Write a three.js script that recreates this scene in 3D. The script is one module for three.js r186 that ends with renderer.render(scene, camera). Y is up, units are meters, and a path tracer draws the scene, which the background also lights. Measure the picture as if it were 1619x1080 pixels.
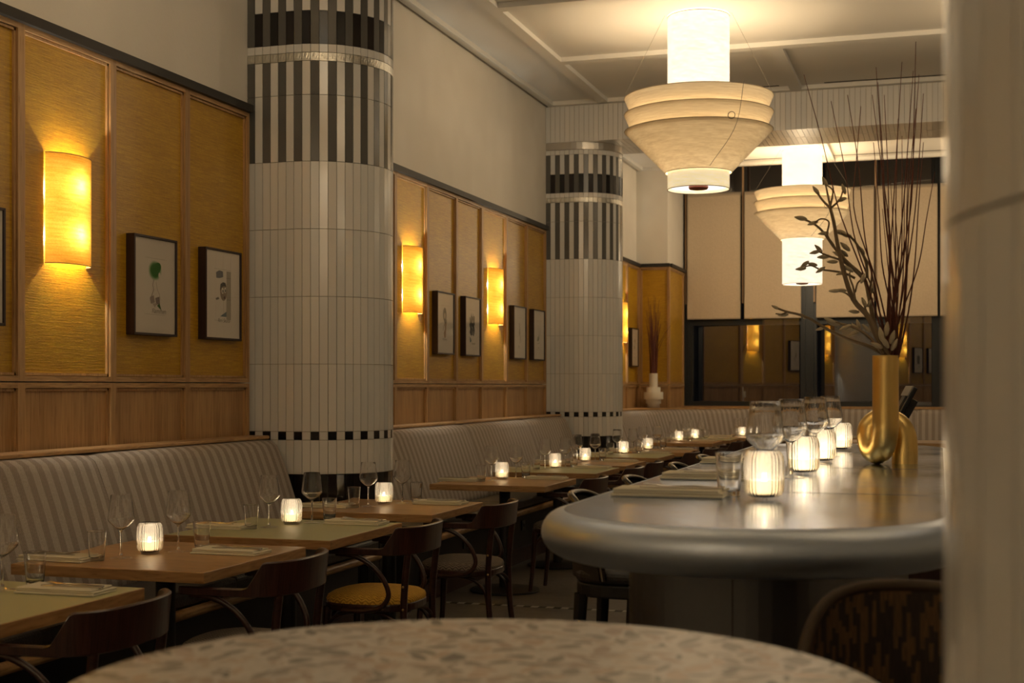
import * as THREE from 'three';
import { mergeGeometries } from 'three/addons/utils/BufferGeometryUtils.js';
import { RoundedBoxGeometry } from 'three/addons/geometries/RoundedBoxGeometry.js';

/* ---------- camera, sky, exposure ---------- */
// Plan coordinates in this script: x to the right, y up, f = forward along the room (three's -z). The camera stands at x = 0, f = 0.
const scene = new THREE.Scene();
const renderer = new THREE.WebGLRenderer({ antialias: true });
renderer.toneMapping = THREE.LinearToneMapping;
renderer.toneMappingExposure = 1.0;
renderer.shadowMap.enabled = true;
const FOCAL = 2150, YAW = Math.atan((1487 - 809.5) / FOCAL);
const camera = new THREE.PerspectiveCamera(2 * Math.atan(540 / FOCAL) * 180 / Math.PI, 1619 / 1080, 0.05, 60);
camera.position.set(0, 1.4, 0);
camera.rotation.y = YAW;
camera.setViewOffset(1619, 1080, 0, -71, 1619, 1080);
camera.focus = 6.6;
camera.userData.fStop = 5;
scene.background = new THREE.Color(0.0016, 0.0016, 0.0018);        // night outside the windows
const LAMP = new THREE.Color(1, 0.765, 0.475);                     // warm bulbs
const SCONCE_LIGHT = new THREE.Color(1, 0.97, 0.82);              // paler bulbs in the wall sconces
const CANDLELIGHT = new THREE.Color(1, 0.84, 0.6), PENDANT_UP = 1.9, PENDANT_DOWN = 1.5, SCONCE = 0.8, CANDLE = 0.085;

/* ---------- helpers ---------- */
let seed = 7;
const rnd = () => { seed = (seed * 1664525 + 1013904223) >>> 0; return seed / 4294967296; };
const rr = (a, b) => a + (b - a) * rnd();
const V = (x, y, f) => new THREE.Vector3(x, y, -f);
const taken = {};
function numbered(n) { const k = taken[n] = (taken[n] ?? -1) + 1; return k ? n + '_' + String(k).padStart(3, '0') : n; }
function tag(o, label, category, group) { o.userData.label = label; o.userData.category = category; if (group) o.userData.group = group; return o; }
function clean(g) { g = g.index ? g.toNonIndexed() : g; for (const k of Object.keys(g.attributes)) if (!['position', 'normal', 'uv'].includes(k)) g.deleteAttribute(k); if (!g.attributes.uv) g.setAttribute('uv', new THREE.BufferAttribute(new Float32Array(g.attributes.position.count * 2), 2)); return g; }
const merge = (list) => mergeGeometries(list.map(clean));
function uvBox(g) {                                              // uv in metres, from the axis that a face looks along
  g = g.index ? g.toNonIndexed() : g;
  const p = g.attributes.position, n = g.attributes.normal, uv = new Float32Array(p.count * 2);
  for (let i = 0; i < p.count; i++) {
    const ax = Math.abs(n.getX(i)), ay = Math.abs(n.getY(i)), az = Math.abs(n.getZ(i)), x = p.getX(i), y = p.getY(i), z = p.getZ(i);
    const [u, v] = ay >= ax && ay >= az ? [x, -z] : ax >= az ? [-z, y] : [x, y];
    uv[2 * i] = u; uv[2 * i + 1] = v;
  }
  g.setAttribute('uv', new THREE.BufferAttribute(uv, 2));
  return g;
}
function bx(x0, x1, y0, y1, f0, f1) { const g = new THREE.BoxGeometry(Math.abs(x1 - x0), y1 - y0, Math.abs(f1 - f0)); g.translate((x0 + x1) / 2, (y0 + y1) / 2, -(f0 + f1) / 2); return uvBox(g); }
function rb(x0, x1, y0, y1, f0, f1, r = 0.005, seg = 2) { const g = new RoundedBoxGeometry(Math.abs(x1 - x0), y1 - y0, Math.abs(f1 - f0), seg, r); g.translate((x0 + x1) / 2, (y0 + y1) / 2, -(f0 + f1) / 2); return uvBox(g); }
function tube(pts, r, seg = 24, rad = 8, closed = false) { return new THREE.TubeGeometry(new THREE.CatmullRomCurve3(pts, closed, 'centripetal'), seg, r, rad, closed); }
function taper(pts, r0, r1, seg = 16, rad = 6) {                   // a tube that thins along its path
  const c = new THREE.CatmullRomCurve3(pts, false, 'centripetal'), g = new THREE.TubeGeometry(c, seg, 1, rad), p = g.attributes.position, q = new THREE.Vector3();
  for (let i = 0; i <= seg; i++) { c.getPointAt(i / seg, q); const r = r0 + (r1 - r0) * i / seg; for (let j = 0; j <= rad; j++) { const k = i * (rad + 1) + j; p.setXYZ(k, q.x + (p.getX(k) - q.x) * r, q.y + (p.getY(k) - q.y) * r, q.z + (p.getZ(k) - q.z) * r); } }
  g.computeVertexNormals();
  return g;
}
function lathe(pts, seg = 32) { return new THREE.LatheGeometry(pts.map(([r, y]) => new THREE.Vector2(r, y)), seg); }
// plan: list of [x, f] corners, extruded from y0 to y1
function slab(plan, y0, y1, bevel = 0) {
  const s = new THREE.Shape(plan.map(([x, f]) => new THREE.Vector2(x, f)));
  const g = new THREE.ExtrudeGeometry(s, { depth: y1 - y0 - 2 * bevel, bevelEnabled: bevel > 0, bevelThickness: bevel, bevelSize: bevel, bevelOffset: -bevel, bevelSegments: 3, curveSegments: 8 });
  g.rotateX(-Math.PI / 2); g.translate(0, y0 + bevel, 0);          // shape y -> -z: forward
  return uvBox(g);
}
function mesh(name, geo, mat, parent) { const m = new THREE.Mesh(geo, mat); m.name = parent === undefined ? numbered(name) : name; m.castShadow = m.receiveShadow = true; (parent ?? scene).add(m); return m; }
function thing(name, label, category, x = 0, y = 0, f = 0, group) { const o = new THREE.Group(); o.name = numbered(name); o.position.set(x, y, -f); scene.add(o); return tag(o, label, category, group); }
function structure(name) { const o = new THREE.Group(); o.name = name; o.userData.kind = 'structure'; o.userData.label = name.replace(/_/g, ' ') + ' of the restaurant dining room'; scene.add(o); return o; }
function copy(src, label, x, y, f, group) { const o = src.clone(); o.name = numbered(src.name.replace(/_\d{3}$/, '')); o.position.set(x, y, -f); o.userData = { ...src.userData, label }; if (group) o.userData.group = group; scene.add(o); return o; }
function lamp(parent, x, y, z, intensity, radius, color = LAMP) { const l = new THREE.PointLight(color, intensity); l.position.set(x, y, z); l.castShadow = true; l.shadow.radius = radius / 0.02; l.shadow.mapSize.set(512, 512); l.name = 'glow'; parent.add(l); return l; }

/* ---------- textures ---------- */
function hash(x, y, s) { let h = Math.imul(x, 374761393) ^ Math.imul(y, 668265263) ^ Math.imul(s, 1274126177); h = Math.imul(h ^ (h >>> 13), 1274126177); return ((h ^ (h >>> 16)) >>> 0) / 4294967296; }
function noise(u, v, nx, ny, s) {                                  // tileable value noise, u and v in 0..1
  const x = u * nx, y = v * ny, xi = Math.floor(x), yi = Math.floor(y), a = x - xi, b = y - yi, p = a * a * (3 - 2 * a), q = b * b * (3 - 2 * b);
  const m = (k, n) => ((k % n) + n) % n, h = (i, j) => hash(m(i, nx), m(j, ny), s);
  return (h(xi, yi) * (1 - p) + h(xi + 1, yi) * p) * (1 - q) + (h(xi, yi + 1) * (1 - p) + h(xi + 1, yi + 1) * p) * q;
}
function tex(w, h, fn, { w_m = 1, h_m = 1, srgb = true, turn = false } = {}) {
  const d = new Uint8Array(w * h * 4);
  for (let j = 0; j < h; j++) for (let i = 0; i < w; i++) { const c = fn(i / w, j / h, i, j), k = (j * w + i) * 4; d[k] = c[0]; d[k + 1] = c[1] ?? c[0]; d[k + 2] = c[2] ?? c[0]; d[k + 3] = 255; }
  const t = new THREE.DataTexture(d, w, h); t.wrapS = t.wrapT = THREE.RepeatWrapping; t.magFilter = THREE.LinearFilter; t.minFilter = THREE.LinearMipmapLinearFilter; t.generateMipmaps = true; t.needsUpdate = true;
  if (srgb) t.colorSpace = THREE.SRGBColorSpace;
  t.repeat.set(1 / w_m, 1 / h_m); if (turn) t.rotation = Math.PI / 2;
  return t;
}
const turned = (t) => { const c = t.clone(); c.rotation = Math.PI / 2; c.repeat.set(t.repeat.y, t.repeat.x); c.needsUpdate = true; return c; };
const mix = (a, b, t) => a.map((v, i) => v + (b[i] - v) * t);
function oakTex(light, dark, s) {                                  // grain along v
  return tex(512, 1024, (u, v) => {
    const band = Math.floor(u * 9), w = u + 0.012 * noise(u, v, 4, 6, s) + 0.006 * noise(u, v, 14, 9, s + 1);
    const ring = 0.5 + 0.5 * Math.sin((w * 60 + 5 * noise(w, v, 5, 3, s + 2)) * 6.283);
    const fine = noise(u, v, 230, 14, s + 3), mid = noise(u, v, 60, 5, s + 4), tone = hash(band, 1, s + 5);
    const k = 0.18 * ring + 0.30 * fine + 0.30 * mid + 0.3 * tone - 0.08 + (fine > 0.86 ? 0.25 : 0);
    return mix(light, dark, Math.min(1, Math.max(0, k)));
  }, { w_m: 0.6, h_m: 1.2 });
}
const T = {};
T.oak = oakTex([204, 166, 116], [134, 97, 57], 11);
T.oakX = turned(T.oak);
T.weave = tex(512, 512, (u, v) => {
  const row = noise(u, v, 6, 170, 31), fibre = noise(u, v, 40, 256, 32), slub = noise(u, v, 9, 90, 33), big = noise(u, v, 3, 3, 34), warp = noise(u, v, 200, 30, 35);
  const k = 0.42 * row + 0.3 * fibre + 0.2 * slub + 0.12 * warp + 0.14 * big - 0.1;
  return mix([206, 164, 38], [146, 102, 14], Math.min(1, Math.max(0, k)));
}, { w_m: 0.5, h_m: 0.5 });
T.weaveBump = tex(512, 512, (u, v) => [255 * (0.6 * noise(u, v, 6, 170, 31) + 0.4 * noise(u, v, 40, 256, 32))], { w_m: 0.5, h_m: 0.5, srgb: false });
T.shade = tex(256, 512, (u, v) => { const k = 0.35 * noise(u, v, 4, 150, 41) + 0.35 * noise(u, v, 12, 60, 42) + 0.3 * noise(u, v, 120, 200, 43); return mix([255, 224, 130], [226, 166, 60], k); }, { w_m: 0.5, h_m: 0.5 });
T.stripe = tex(512, 256, (u, v, i, j) => {                         // eight stripes of herringbone twill to 0.76 m
  const s = (u * 8) % 1, dark = s < 0.5, zig = ((j >> 1) + (((i >> 3) & 1) ? i : -i) + 4096) % 6 < 3, n = noise(u, v, 256, 128, 51);
  const base = dark ? mix([162, 151, 141], [134, 124, 114], zig ? 1 : 0) : mix([180, 170, 161], [170, 160, 151], zig ? 1 : 0);
  return base.map((c) => c * (0.92 + 0.14 * n));
}, { w_m: 0.66, h_m: 0.33 });
const chevron = (a, b, s) => tex(256, 256, (u, v) => { const w = (v * 16 + 0.35 * Math.sin(u * 6.283 * 8)) % 1, k = (w < 0.5 ? 0 : 1) * (0.55 + 0.45 * noise(u, v, 16, 48, s)), n = noise(u, v, 128, 128, s + 1); return mix(a, b, k).map((c) => c * (0.9 + 0.2 * n)); }, { w_m: 0.28, h_m: 0.28 });
T.seatGold = chevron([226, 180, 70], [168, 120, 36], 61);
T.seatGrey = chevron([140, 128, 114], [78, 70, 62], 63);
T.leatherBump = tex(256, 256, (u, v) => [255 * (0.5 * noise(u, v, 40, 40, 71) + 0.35 * noise(u, v, 90, 90, 72) + 0.15 * noise(u, v, 5, 5, 73))], { w_m: 0.3, h_m: 0.3, srgb: false });
T.plasterBump = tex(256, 256, (u, v) => [255 * (0.5 * noise(u, v, 30, 30, 81) + 0.5 * noise(u, v, 90, 90, 82))], { w_m: 0.6, h_m: 0.6, srgb: false });
T.plaster = tex(256, 256, (u, v) => { const k = 0.5 * noise(u, v, 4, 4, 83) + 0.5 * noise(u, v, 16, 16, 84); return mix([226, 221, 212], [216, 210, 200], k); }, { w_m: 2.4, h_m: 2.4 });
T.paper = tex(512, 512, (u, v) => { const k = 0.4 * noise(u, v, 24, 24, 91) + 0.35 * noise(u, v, 60, 60, 92) + 0.25 * noise(u, v, 130, 130, 93); return mix([250, 244, 230], [206, 194, 172], k); });
function terrazzoTex(n, ground, chips, s, size_m) {                // chips of stone in a ground: nearest of jittered cells
  return tex(1024, 1024, (u, v) => {
    let best = 9, second = 9, id = 0; const x = u * n, y = v * n, xi = Math.floor(x), yi = Math.floor(y);
    for (let a = -1; a <= 1; a++) for (let b = -1; b <= 1; b++) {
      const ci = ((xi + a) % n + n) % n, cj = ((yi + b) % n + n) % n, px = xi + a + hash(ci, cj, s), py = yi + b + hash(ci, cj, s + 1), ang = hash(ci, cj, s + 2) * 3.14, st = 1 + 1.3 * hash(ci, cj, s + 5);
      const dx = x - px, dy = y - py, e = (dx * Math.cos(ang) + dy * Math.sin(ang)) * st, g = -dx * Math.sin(ang) + dy * Math.cos(ang), d = Math.abs(e) * 0.6 + Math.hypot(e, g) * 0.55;
      if (d < best) { second = best; best = d; id = hash(ci, cj, s + 3); } else if (d < second) second = d;
    }
    const chip = second - best > 0.13 && best < 0.55 * (0.45 + 0.75 * id), k = noise(u, v, 90, 90, s + 4);
    return (chip ? chips[Math.floor(id * 97) % chips.length] : ground).map((c) => c * (0.94 + 0.12 * k));
  }, { w_m: size_m, h_m: size_m });
}
T.terrazzo = terrazzoTex(21, [198, 194, 190], [[134, 128, 124], [166, 150, 142], [108, 105, 104], [188, 172, 160], [148, 142, 138], [178, 160, 148]], 101, 0.75);
T.floor = tex(512, 512, (u, v) => { const k = 0.4 * noise(u, v, 6, 6, 111) + 0.3 * noise(u, v, 24, 24, 112) + 0.3 * noise(u, v, 120, 120, 113); return mix([122, 116, 108], [84, 79, 72], k); }, { w_m: 1.8, h_m: 1.8 });
T.brush = tex(512, 512, (u, v) => [255 * (0.25 + 0.30 * noise(u, v, 6, 6, 121) + 0.15 * noise(u, v, 20, 200, 122) + 0.15 * noise(u, v, 40, 40, 123))], { w_m: 1.4, h_m: 1.4, srgb: false });
T.zinc = tex(512, 512, (u, v) => { const k = 0.5 * noise(u, v, 5, 5, 124) + 0.3 * noise(u, v, 8, 120, 125) + 0.2 * noise(u, v, 60, 60, 126); return mix([184, 206, 246], [162, 184, 228], k); }, { w_m: 1.6, h_m: 1.6 });
T.linen = tex(256, 256, (u, v) => { const k = 0.5 * noise(u, v, 128, 20, 131) + 0.5 * noise(u, v, 20, 128, 132); return mix([214, 196, 170], [190, 172, 146], k); }, { w_m: 0.3, h_m: 0.3 });
T.rattan = tex(256, 256, (u, v) => { const cx = Math.floor(u * 24), cy = Math.floor(v * 10 + (cx % 3) / 3), d = hash(cx, ((cy % 10) + 10) % 10, 141) > 0.45, n = noise(u, v, 96, 20, 142); return (d ? [92, 66, 36] : [44, 33, 22]).map((c) => c * (0.8 + 0.4 * n)); }, { w_m: 0.2, h_m: 0.34 });
T.darkwood = oakTex([74, 44, 36], [38, 20, 17], 151);

/* ---------- materials ---------- */
const std = (o) => new THREE.MeshStandardMaterial(o), phy = (o) => new THREE.MeshPhysicalMaterial(o), rgb = (r, g, b) => new THREE.Color().setRGB(r, g, b);
const M = {
  wall: std({ map: T.plaster, roughness: 0.85, bumpMap: T.plasterBump, bumpScale: 0.0006 }),
  ceiling: std({ color: rgb(0.72, 0.70, 0.66), roughness: 0.8 }),
  gap: std({ color: rgb(0.02, 0.018, 0.015), roughness: 0.9 }),
  oak: std({ map: T.oak, roughness: 0.45 }), oakX: std({ map: T.oakX, roughness: 0.4 }),
  oakTable: phy({ map: T.oakX, roughness: 0.36, clearcoat: 0.25, clearcoatRoughness: 0.3 }),
  weave: std({ map: T.weave, roughness: 0.38, bumpMap: T.weaveBump, bumpScale: 0.0006 }),
  darkRail: std({ color: rgb(0.02, 0.017, 0.014), roughness: 0.55 }),
  grout: std({ color: rgb(0.33, 0.30, 0.25), roughness: 0.9 }),
  tileWhite: [0, 1, 2].map((k) => phy({ color: rgb(0.66 + 0.03 * k, 0.655 + 0.02 * k, 0.64 + 0.01 * k), roughness: 0.16 })),
  tileGrey: [0, 1].map((k) => phy({ color: rgb(0.105 + 0.012 * k, 0.102 + 0.01 * k, 0.095 + 0.01 * k), roughness: 0.16 })),
  tileBlack: [0, 1].map((k) => phy({ color: rgb(0.009 + 0.003 * k, 0.008, 0.008), roughness: 0.14 })),
  tileSilver: std({ color: rgb(0.62, 0.6, 0.54), metalness: 0.9, roughness: 0.32, bumpMap: T.plasterBump, bumpScale: 0.004 }),
  steel: std({ color: rgb(0.6, 0.58, 0.55), metalness: 1, roughness: 0.24 }),
  cutlery: std({ color: rgb(0.62, 0.6, 0.57), metalness: 1, roughness: 0.2 }),
  stripe: std({ map: T.stripe, roughness: 0.9 }),
  leather: std({ color: rgb(0.022, 0.02, 0.019), roughness: 0.42, bumpMap: T.leatherBump, bumpScale: 0.0015 }),
  black: std({ color: rgb(0.010, 0.009, 0.009), roughness: 0.5 }),
  plinth: std({ map: T.darkwood, roughness: 0.5 }),
  chair: phy({ map: T.darkwood, roughness: 0.3, clearcoat: 0.3, clearcoatRoughness: 0.25 }),
  seatGold: std({ map: T.seatGold, roughness: 0.85 }), seatGrey: std({ map: T.seatGrey, roughness: 0.85 }),
  brass: std({ color: rgb(0.88, 0.62, 0.22), metalness: 1, roughness: 0.33 }),
  screw: std({ color: rgb(0.6, 0.42, 0.18), metalness: 1, roughness: 0.35 }),
  oakEdge: std({ map: T.oakX, roughness: 0.4, color: rgb(0.95, 0.9, 0.85) }), waxTop: std({ color: rgb(0.9, 0.82, 0.66), roughness: 0.6 }), zincNose: std({ color: rgb(0.56, 0.64, 0.78), metalness: 1, roughness: 0.42 }), rattanDark: std({ color: rgb(0.02, 0.016, 0.012), roughness: 0.6 }),
  olive: std({ color: rgb(0.41, 0.405, 0.225), roughness: 0.42 }),
  zinc: std({ map: T.zinc, metalness: 1, roughness: 0.3, roughnessMap: T.brush }),
  zincBase: std({ color: rgb(0.20, 0.20, 0.21), metalness: 1, roughness: 0.38 }),
  terrazzo: std({ map: T.terrazzo, roughness: 0.4 }),
  floor: std({ map: T.floor, roughness: 0.45 }),
  floorBlack: std({ color: rgb(0.012, 0.011, 0.011), roughness: 0.4 }), floorWhite: std({ color: rgb(0.42, 0.40, 0.36), roughness: 0.4 }),
  napkin: std({ color: rgb(0.68, 0.62, 0.47), roughness: 0.95 }),
  pane: phy({ color: rgb(1, 1, 1), roughness: 0, transmission: 1, thickness: 0, ior: 2.2 }),
  glass: phy({ color: rgb(1, 1, 1), roughness: 0, transmission: 1, thickness: 0, ior: 1.52 }),
  solidGlass: phy({ color: rgb(1, 1, 1), roughness: 0, transmission: 1, thickness: 0.01, ior: 1.5 }),
  ribbed: phy({ color: rgb(1, 0.97, 0.93), roughness: 0, transmission: 1, thickness: 0.004, ior: 1.45 }), frosted: phy({ color: rgb(1, 0.96, 0.9), roughness: 0.42, transmission: 1, thickness: 0, ior: 1.3 }),
  wax: phy({ color: rgb(0.95, 0.88, 0.72), roughness: 1, transmission: 0.6, thickness: 0 }),
  flame: std({ color: rgb(0, 0, 0), emissive: rgb(1, 0.86, 0.6), emissiveIntensity: 14 }),
  paper: phy({ map: T.paper, color: rgb(0.97, 0.94, 0.88), roughness: 1, transmission: 0.16, thickness: 0, side: THREE.DoubleSide }),
  paperGlow: std({ map: T.paper, color: rgb(0.9, 0.88, 0.82), roughness: 1, emissive: rgb(1, 0.97, 0.92), emissiveIntensity: 1.35, emissiveMap: T.paper, side: THREE.DoubleSide }),
  paperDim: std({ map: T.paper, color: rgb(0.9, 0.86, 0.76), roughness: 1, emissive: rgb(1, 0.9, 0.64), emissiveIntensity: 0.9, emissiveMap: T.paper, side: THREE.DoubleSide }),
  diffuser: std({ color: rgb(0.8, 0.78, 0.74), roughness: 0.6, emissive: rgb(1, 0.96, 0.86), emissiveIntensity: 1.3 }),
  wire: std({ color: rgb(0.2, 0.17, 0.13), metalness: 0.6, roughness: 0.5 }),
  copperCap: std({ color: rgb(0.34, 0.1, 0.06), metalness: 0.3, roughness: 0.5 }),
  shade: phy({ map: T.shade, color: rgb(1, 0.89, 0.54), roughness: 1, transmission: 0.1, thickness: 0, side: THREE.DoubleSide }),
  bulb: std({ color: rgb(0, 0, 0), emissive: rgb(1, 0.82, 0.5), emissiveIntensity: 6 }),
  frame: std({ map: T.darkwood, roughness: 0.5, color: rgb(0.55, 0.55, 0.55) }),
  mat: std({ color: rgb(0.7, 0.67, 0.62), roughness: 0.9 }),
  linen: std({ map: T.linen, roughness: 0.95 }), hem: std({ color: rgb(0.42, 0.34, 0.25), roughness: 0.9 }),
  mullion: std({ color: rgb(0.012, 0.014, 0.015), roughness: 0.4 }), guide: std({ color: rgb(0.42, 0.26, 0.14), roughness: 0.5 }),
  ceramic: std({ color: rgb(0.72, 0.68, 0.6), roughness: 0.6 }),
  redTwig: std({ color: rgb(0.13, 0.035, 0.02), roughness: 0.6 }), bark: std({ color: rgb(0.22, 0.155, 0.085), roughness: 0.85 }), bud: std({ color: rgb(0.46, 0.38, 0.25), roughness: 0.95 }),
  stoolFrame: std({ color: rgb(0.15, 0.135, 0.12), metalness: 1, roughness: 0.2 }), rattan: std({ map: T.rattan, roughness: 0.7 }), rattanRim: std({ color: rgb(0.06, 0.036, 0.018), roughness: 0.55 }),
  screen: std({ color: rgb(0.01, 0.01, 0.012), roughness: 0.2 }), casing: std({ color: rgb(0.34, 0.31, 0.27), roughness: 0.5 }),
};

/* ---------- the room ---------- */
const WALL = -3.9, PANEL = -3.85, CEIL = 4.33, BAT = 4.29, BEAM0 = 13.535, BEAM1 = 14.42, SOFFIT = 3.917, CEIL_END = 17.95, WIN = 19.2, NEAR = -5, RIGHT = 5.2;
const floor = structure('floor');
mesh('slab', bx(WALL - 0.3, RIGHT + 0.3, -0.2, 0, NEAR - 0.3, 22), M.floor, floor);
{ // mosaic rows let into the floor: alternating black and pale squares
  const q = bx(-0.0235, 0.0235, 0.0004, 0.0024, -0.0235, 0.0235);
  for (let k = 0; k < 60; k++) { const t = mesh('mosaic_tile', q, k % 2 ? M.floorBlack : M.floorWhite, floor); t.position.set(-3.05 + k * 0.0495, 0, -8.278); }
}
const wallLeft = structure('wall_left');
mesh('plaster', bx(WALL - 0.3, WALL, 0, 5.4, NEAR - 0.3, 19.6), M.wall, wallLeft);
const wallRight = structure('wall_right'); mesh('plaster', bx(RIGHT, RIGHT + 0.3, 0, 5.4, NEAR - 0.3, 19.6), M.wall, wallRight);
const wallFront = structure('wall_front'); mesh('plaster', bx(WALL - 0.3, RIGHT + 0.3, 0, 5.4, NEAR - 0.3, NEAR), M.wall, wallFront);

// gold grasscloth panels in oak frames, oak wainscot below, a dark rail on top
const RAIL = 1.42, CAP = 1.116, TOP0 = 2.995, TOP1 = 3.04;
function panelBay(parent, a, b, place) {                           // a..b along the wall; place(g) turns the local x of a bay into the wall's
  const w = b - a, S = 0.024, box = (u0, u1, y0, y1, d0, d1) => bx(u0, u1, y0, y1, -d1, -d0);   // d = how far it stands out of the wall
  const frame = (y0, y1, name, inner, innerMat) => {
    mesh(name, place(box(a + S, b - S, y0 + S, y1 - S, 0, 0.012)), innerMat, parent);
    mesh('stile', place(box(a, a + S, y0, y1, 0, 0.034)), M.oak, parent); mesh('stile', place(box(b - S, b, y0, y1, 0, 0.034)), M.oak, parent);
    mesh('rail', place(box(a + S, b - S, y0, y0 + S, 0, 0.034)), M.oakX, parent); mesh('rail', place(box(a + S, b - S, y1 - S, y1, 0, 0.034)), M.oakX, parent);
    const B = 0.011, e = S + 0.003;
    mesh('bead', place(merge([box(a + e, a + e + B, y0 + e, y1 - e, 0, 0.024), box(b - e - B, b - e, y0 + e, y1 - e, 0, 0.024), box(a + e, b - e, y0 + e, y0 + e + B, 0, 0.024), box(a + e, b - e, y1 - e - B, y1 - e, 0, 0.024)])), M.oak, parent);
  };
  frame(RAIL + 0.003, TOP0, 'fabric_panel', true, M.weave);
  frame(0.62, RAIL - 0.003, 'wood_panel', false, M.oak);
  mesh('top_rail', place(box(a, b, TOP0, TOP1, -0.02, 0.062)), M.darkRail, parent);
}
const alongWall = (g) => { g.rotateY(Math.PI / 2); g.translate(PANEL - 0.034 + 0.0, 0, 0); return g; };   // local x -> forward, standing out -> +x
const SECT = [[2.31, 2.995, 3.68, 4.365, 5.05, 5.747, 6.433, 7.115], [8.67, 9.355, 10.02, 10.697, 11.355, 12.071, 12.722, 13.39], [14.5, 15.19, 15.86, 16.53, 17.205, 17.9]];
for (const s of SECT) for (let k = 0; k + 1 < s.length; k++) panelBay(wallLeft, s[k], s[k + 1], alongWall);
mesh('return_wall', bx(WALL, -3.474, 0, 5.4, 17.934, 19.5), M.wall, wallLeft);
panelBay(wallLeft, -3.85, -3.44, (g) => { g.translate(0, 0, -17.934); return g; });
panelBay(wallLeft, 17.936, 18.98, (g) => { g.rotateY(Math.PI / 2); g.translate(-3.474, 0, 0); return g; });

// ceiling: coffers between flat battens, a shadow gap along the wall
const ceiling = structure('ceiling');
mesh('ceiling_board', bx(WALL - 0.3, RIGHT + 0.3, CEIL, CEIL + 0.25, NEAR - 0.3, CEIL_END), M.ceiling, ceiling);
mesh('shadow_gap', bx(WALL, -3.868, CEIL - 0.006, CEIL, NEAR, BEAM0), M.gap, ceiling);
const bat = (x0, x1, f0, f1) => mesh('batten', bx(x0, x1, BAT, CEIL, f0, f1), M.ceiling, ceiling);
for (const [f0, f1] of [[NEAR, BEAM0], [BEAM1, CEIL_END]]) { bat(-3.868, -3.80, f0, f1); bat(-3.33, -3.225, f0, f1); if (f0 > 14) { bat(-1.40, -1.29, f0, f1); bat(0.55, 0.66, f0, f1); bat(2.5, 2.61, f0, f1); } }
for (const x of [-1.40, 0.55, 2.5]) for (const [f0, f1] of [[11.80, 13.46], [7.9, 9.875], [4.0, 6.1]]) bat(x, x + 0.11, f0, f1);
for (const f of [-0.4, 1.8, 4.0, 6.1, 7.9]) bat(-3.225, RIGHT, f, f + 0.115);
bat(-3.225, RIGHT, 9.875, 9.99); bat(-3.225, RIGHT, 11.68, 11.80); bat(-3.8, RIGHT, 13.46, BEAM0); bat(-3.8, RIGHT, CEIL_END - 0.08, CEIL_END); bat(-3.8, RIGHT, BEAM1, BEAM1 + 0.08);
for (const [x0, x1, f] of [[-2.0, -1.5, 13.40], [-1.07, 1.6, 13.40], [-2.6, -1.75, 17.67], [-1.45, 1.6, 17.67]]) mesh('air_slot', bx(x0, x1, CEIL - 0.004, CEIL, f, f + 0.022), M.gap, ceiling);
mesh('fascia', bx(WALL - 0.3, RIGHT + 0.3, CEIL, 5.2, CEIL_END, CEIL_END + 0.12), M.ceiling, ceiling);
mesh('bay_ceiling', bx(WALL - 0.3, RIGHT + 0.3, 5.1, 5.4, CEIL_END + 0.12, 20), M.gap, ceiling);

// tiled beam over the second pier
const PITCH = 0.051, G = 0.003;
function pick(list) { return list[Math.floor(rnd() * list.length)]; }
{
  const beam = structure('beam');
  mesh('core', bx(WALL, RIGHT, SOFFIT + 0.008, CEIL, BEAM0 + 0.008, BEAM1 - 0.008), M.grout, beam);
  const q = bx(-(PITCH - G) / 2, (PITCH - G) / 2, SOFFIT, CEIL - 0.042, 0, 0.012), s = bx(-(PITCH - G) / 2, (PITCH - G) / 2, 0, 0.012, 0.006, 0.436);
  for (let k = 0; k < 80; k++) {
    const x = -3.899 + (k + 0.5) * PITCH;
    const t = mesh('face_tile', q, pick(M.tileWhite), beam); t.position.set(x, 0, -BEAM0); t.rotation.y = rr(-0.004, 0.004);
    for (let h = 0; h < 2; h++) { const e = mesh('soffit_tile', s, pick(M.tileWhite), beam); e.position.set(x, SOFFIT, -(BEAM0 + h * 0.442)); e.rotation.z = rr(-0.02, 0.02); }
  }
  const back = []; for (let k = 0; k < 176; k++) back.push(bx(-3.899 + k * PITCH + G / 2, -3.899 + (k + 1) * PITCH - G / 2, SOFFIT, CEIL - 0.042, BEAM1 - 0.012, BEAM1));
  for (let k = 80; k < 176; k++) { const x = -3.899 + k * PITCH; back.push(bx(x + G / 2, x + PITCH - G / 2, SOFFIT, CEIL - 0.042, BEAM0, BEAM0 + 0.012), bx(x + G / 2, x + PITCH - G / 2, SOFFIT, SOFFIT + 0.012, BEAM0 + 0.006, BEAM1 - 0.006)); }
  const bt = mesh('more_tiles', merge(back), M.tileWhite[1], beam); bt.userData.kind = 'stuff';
}

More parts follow.
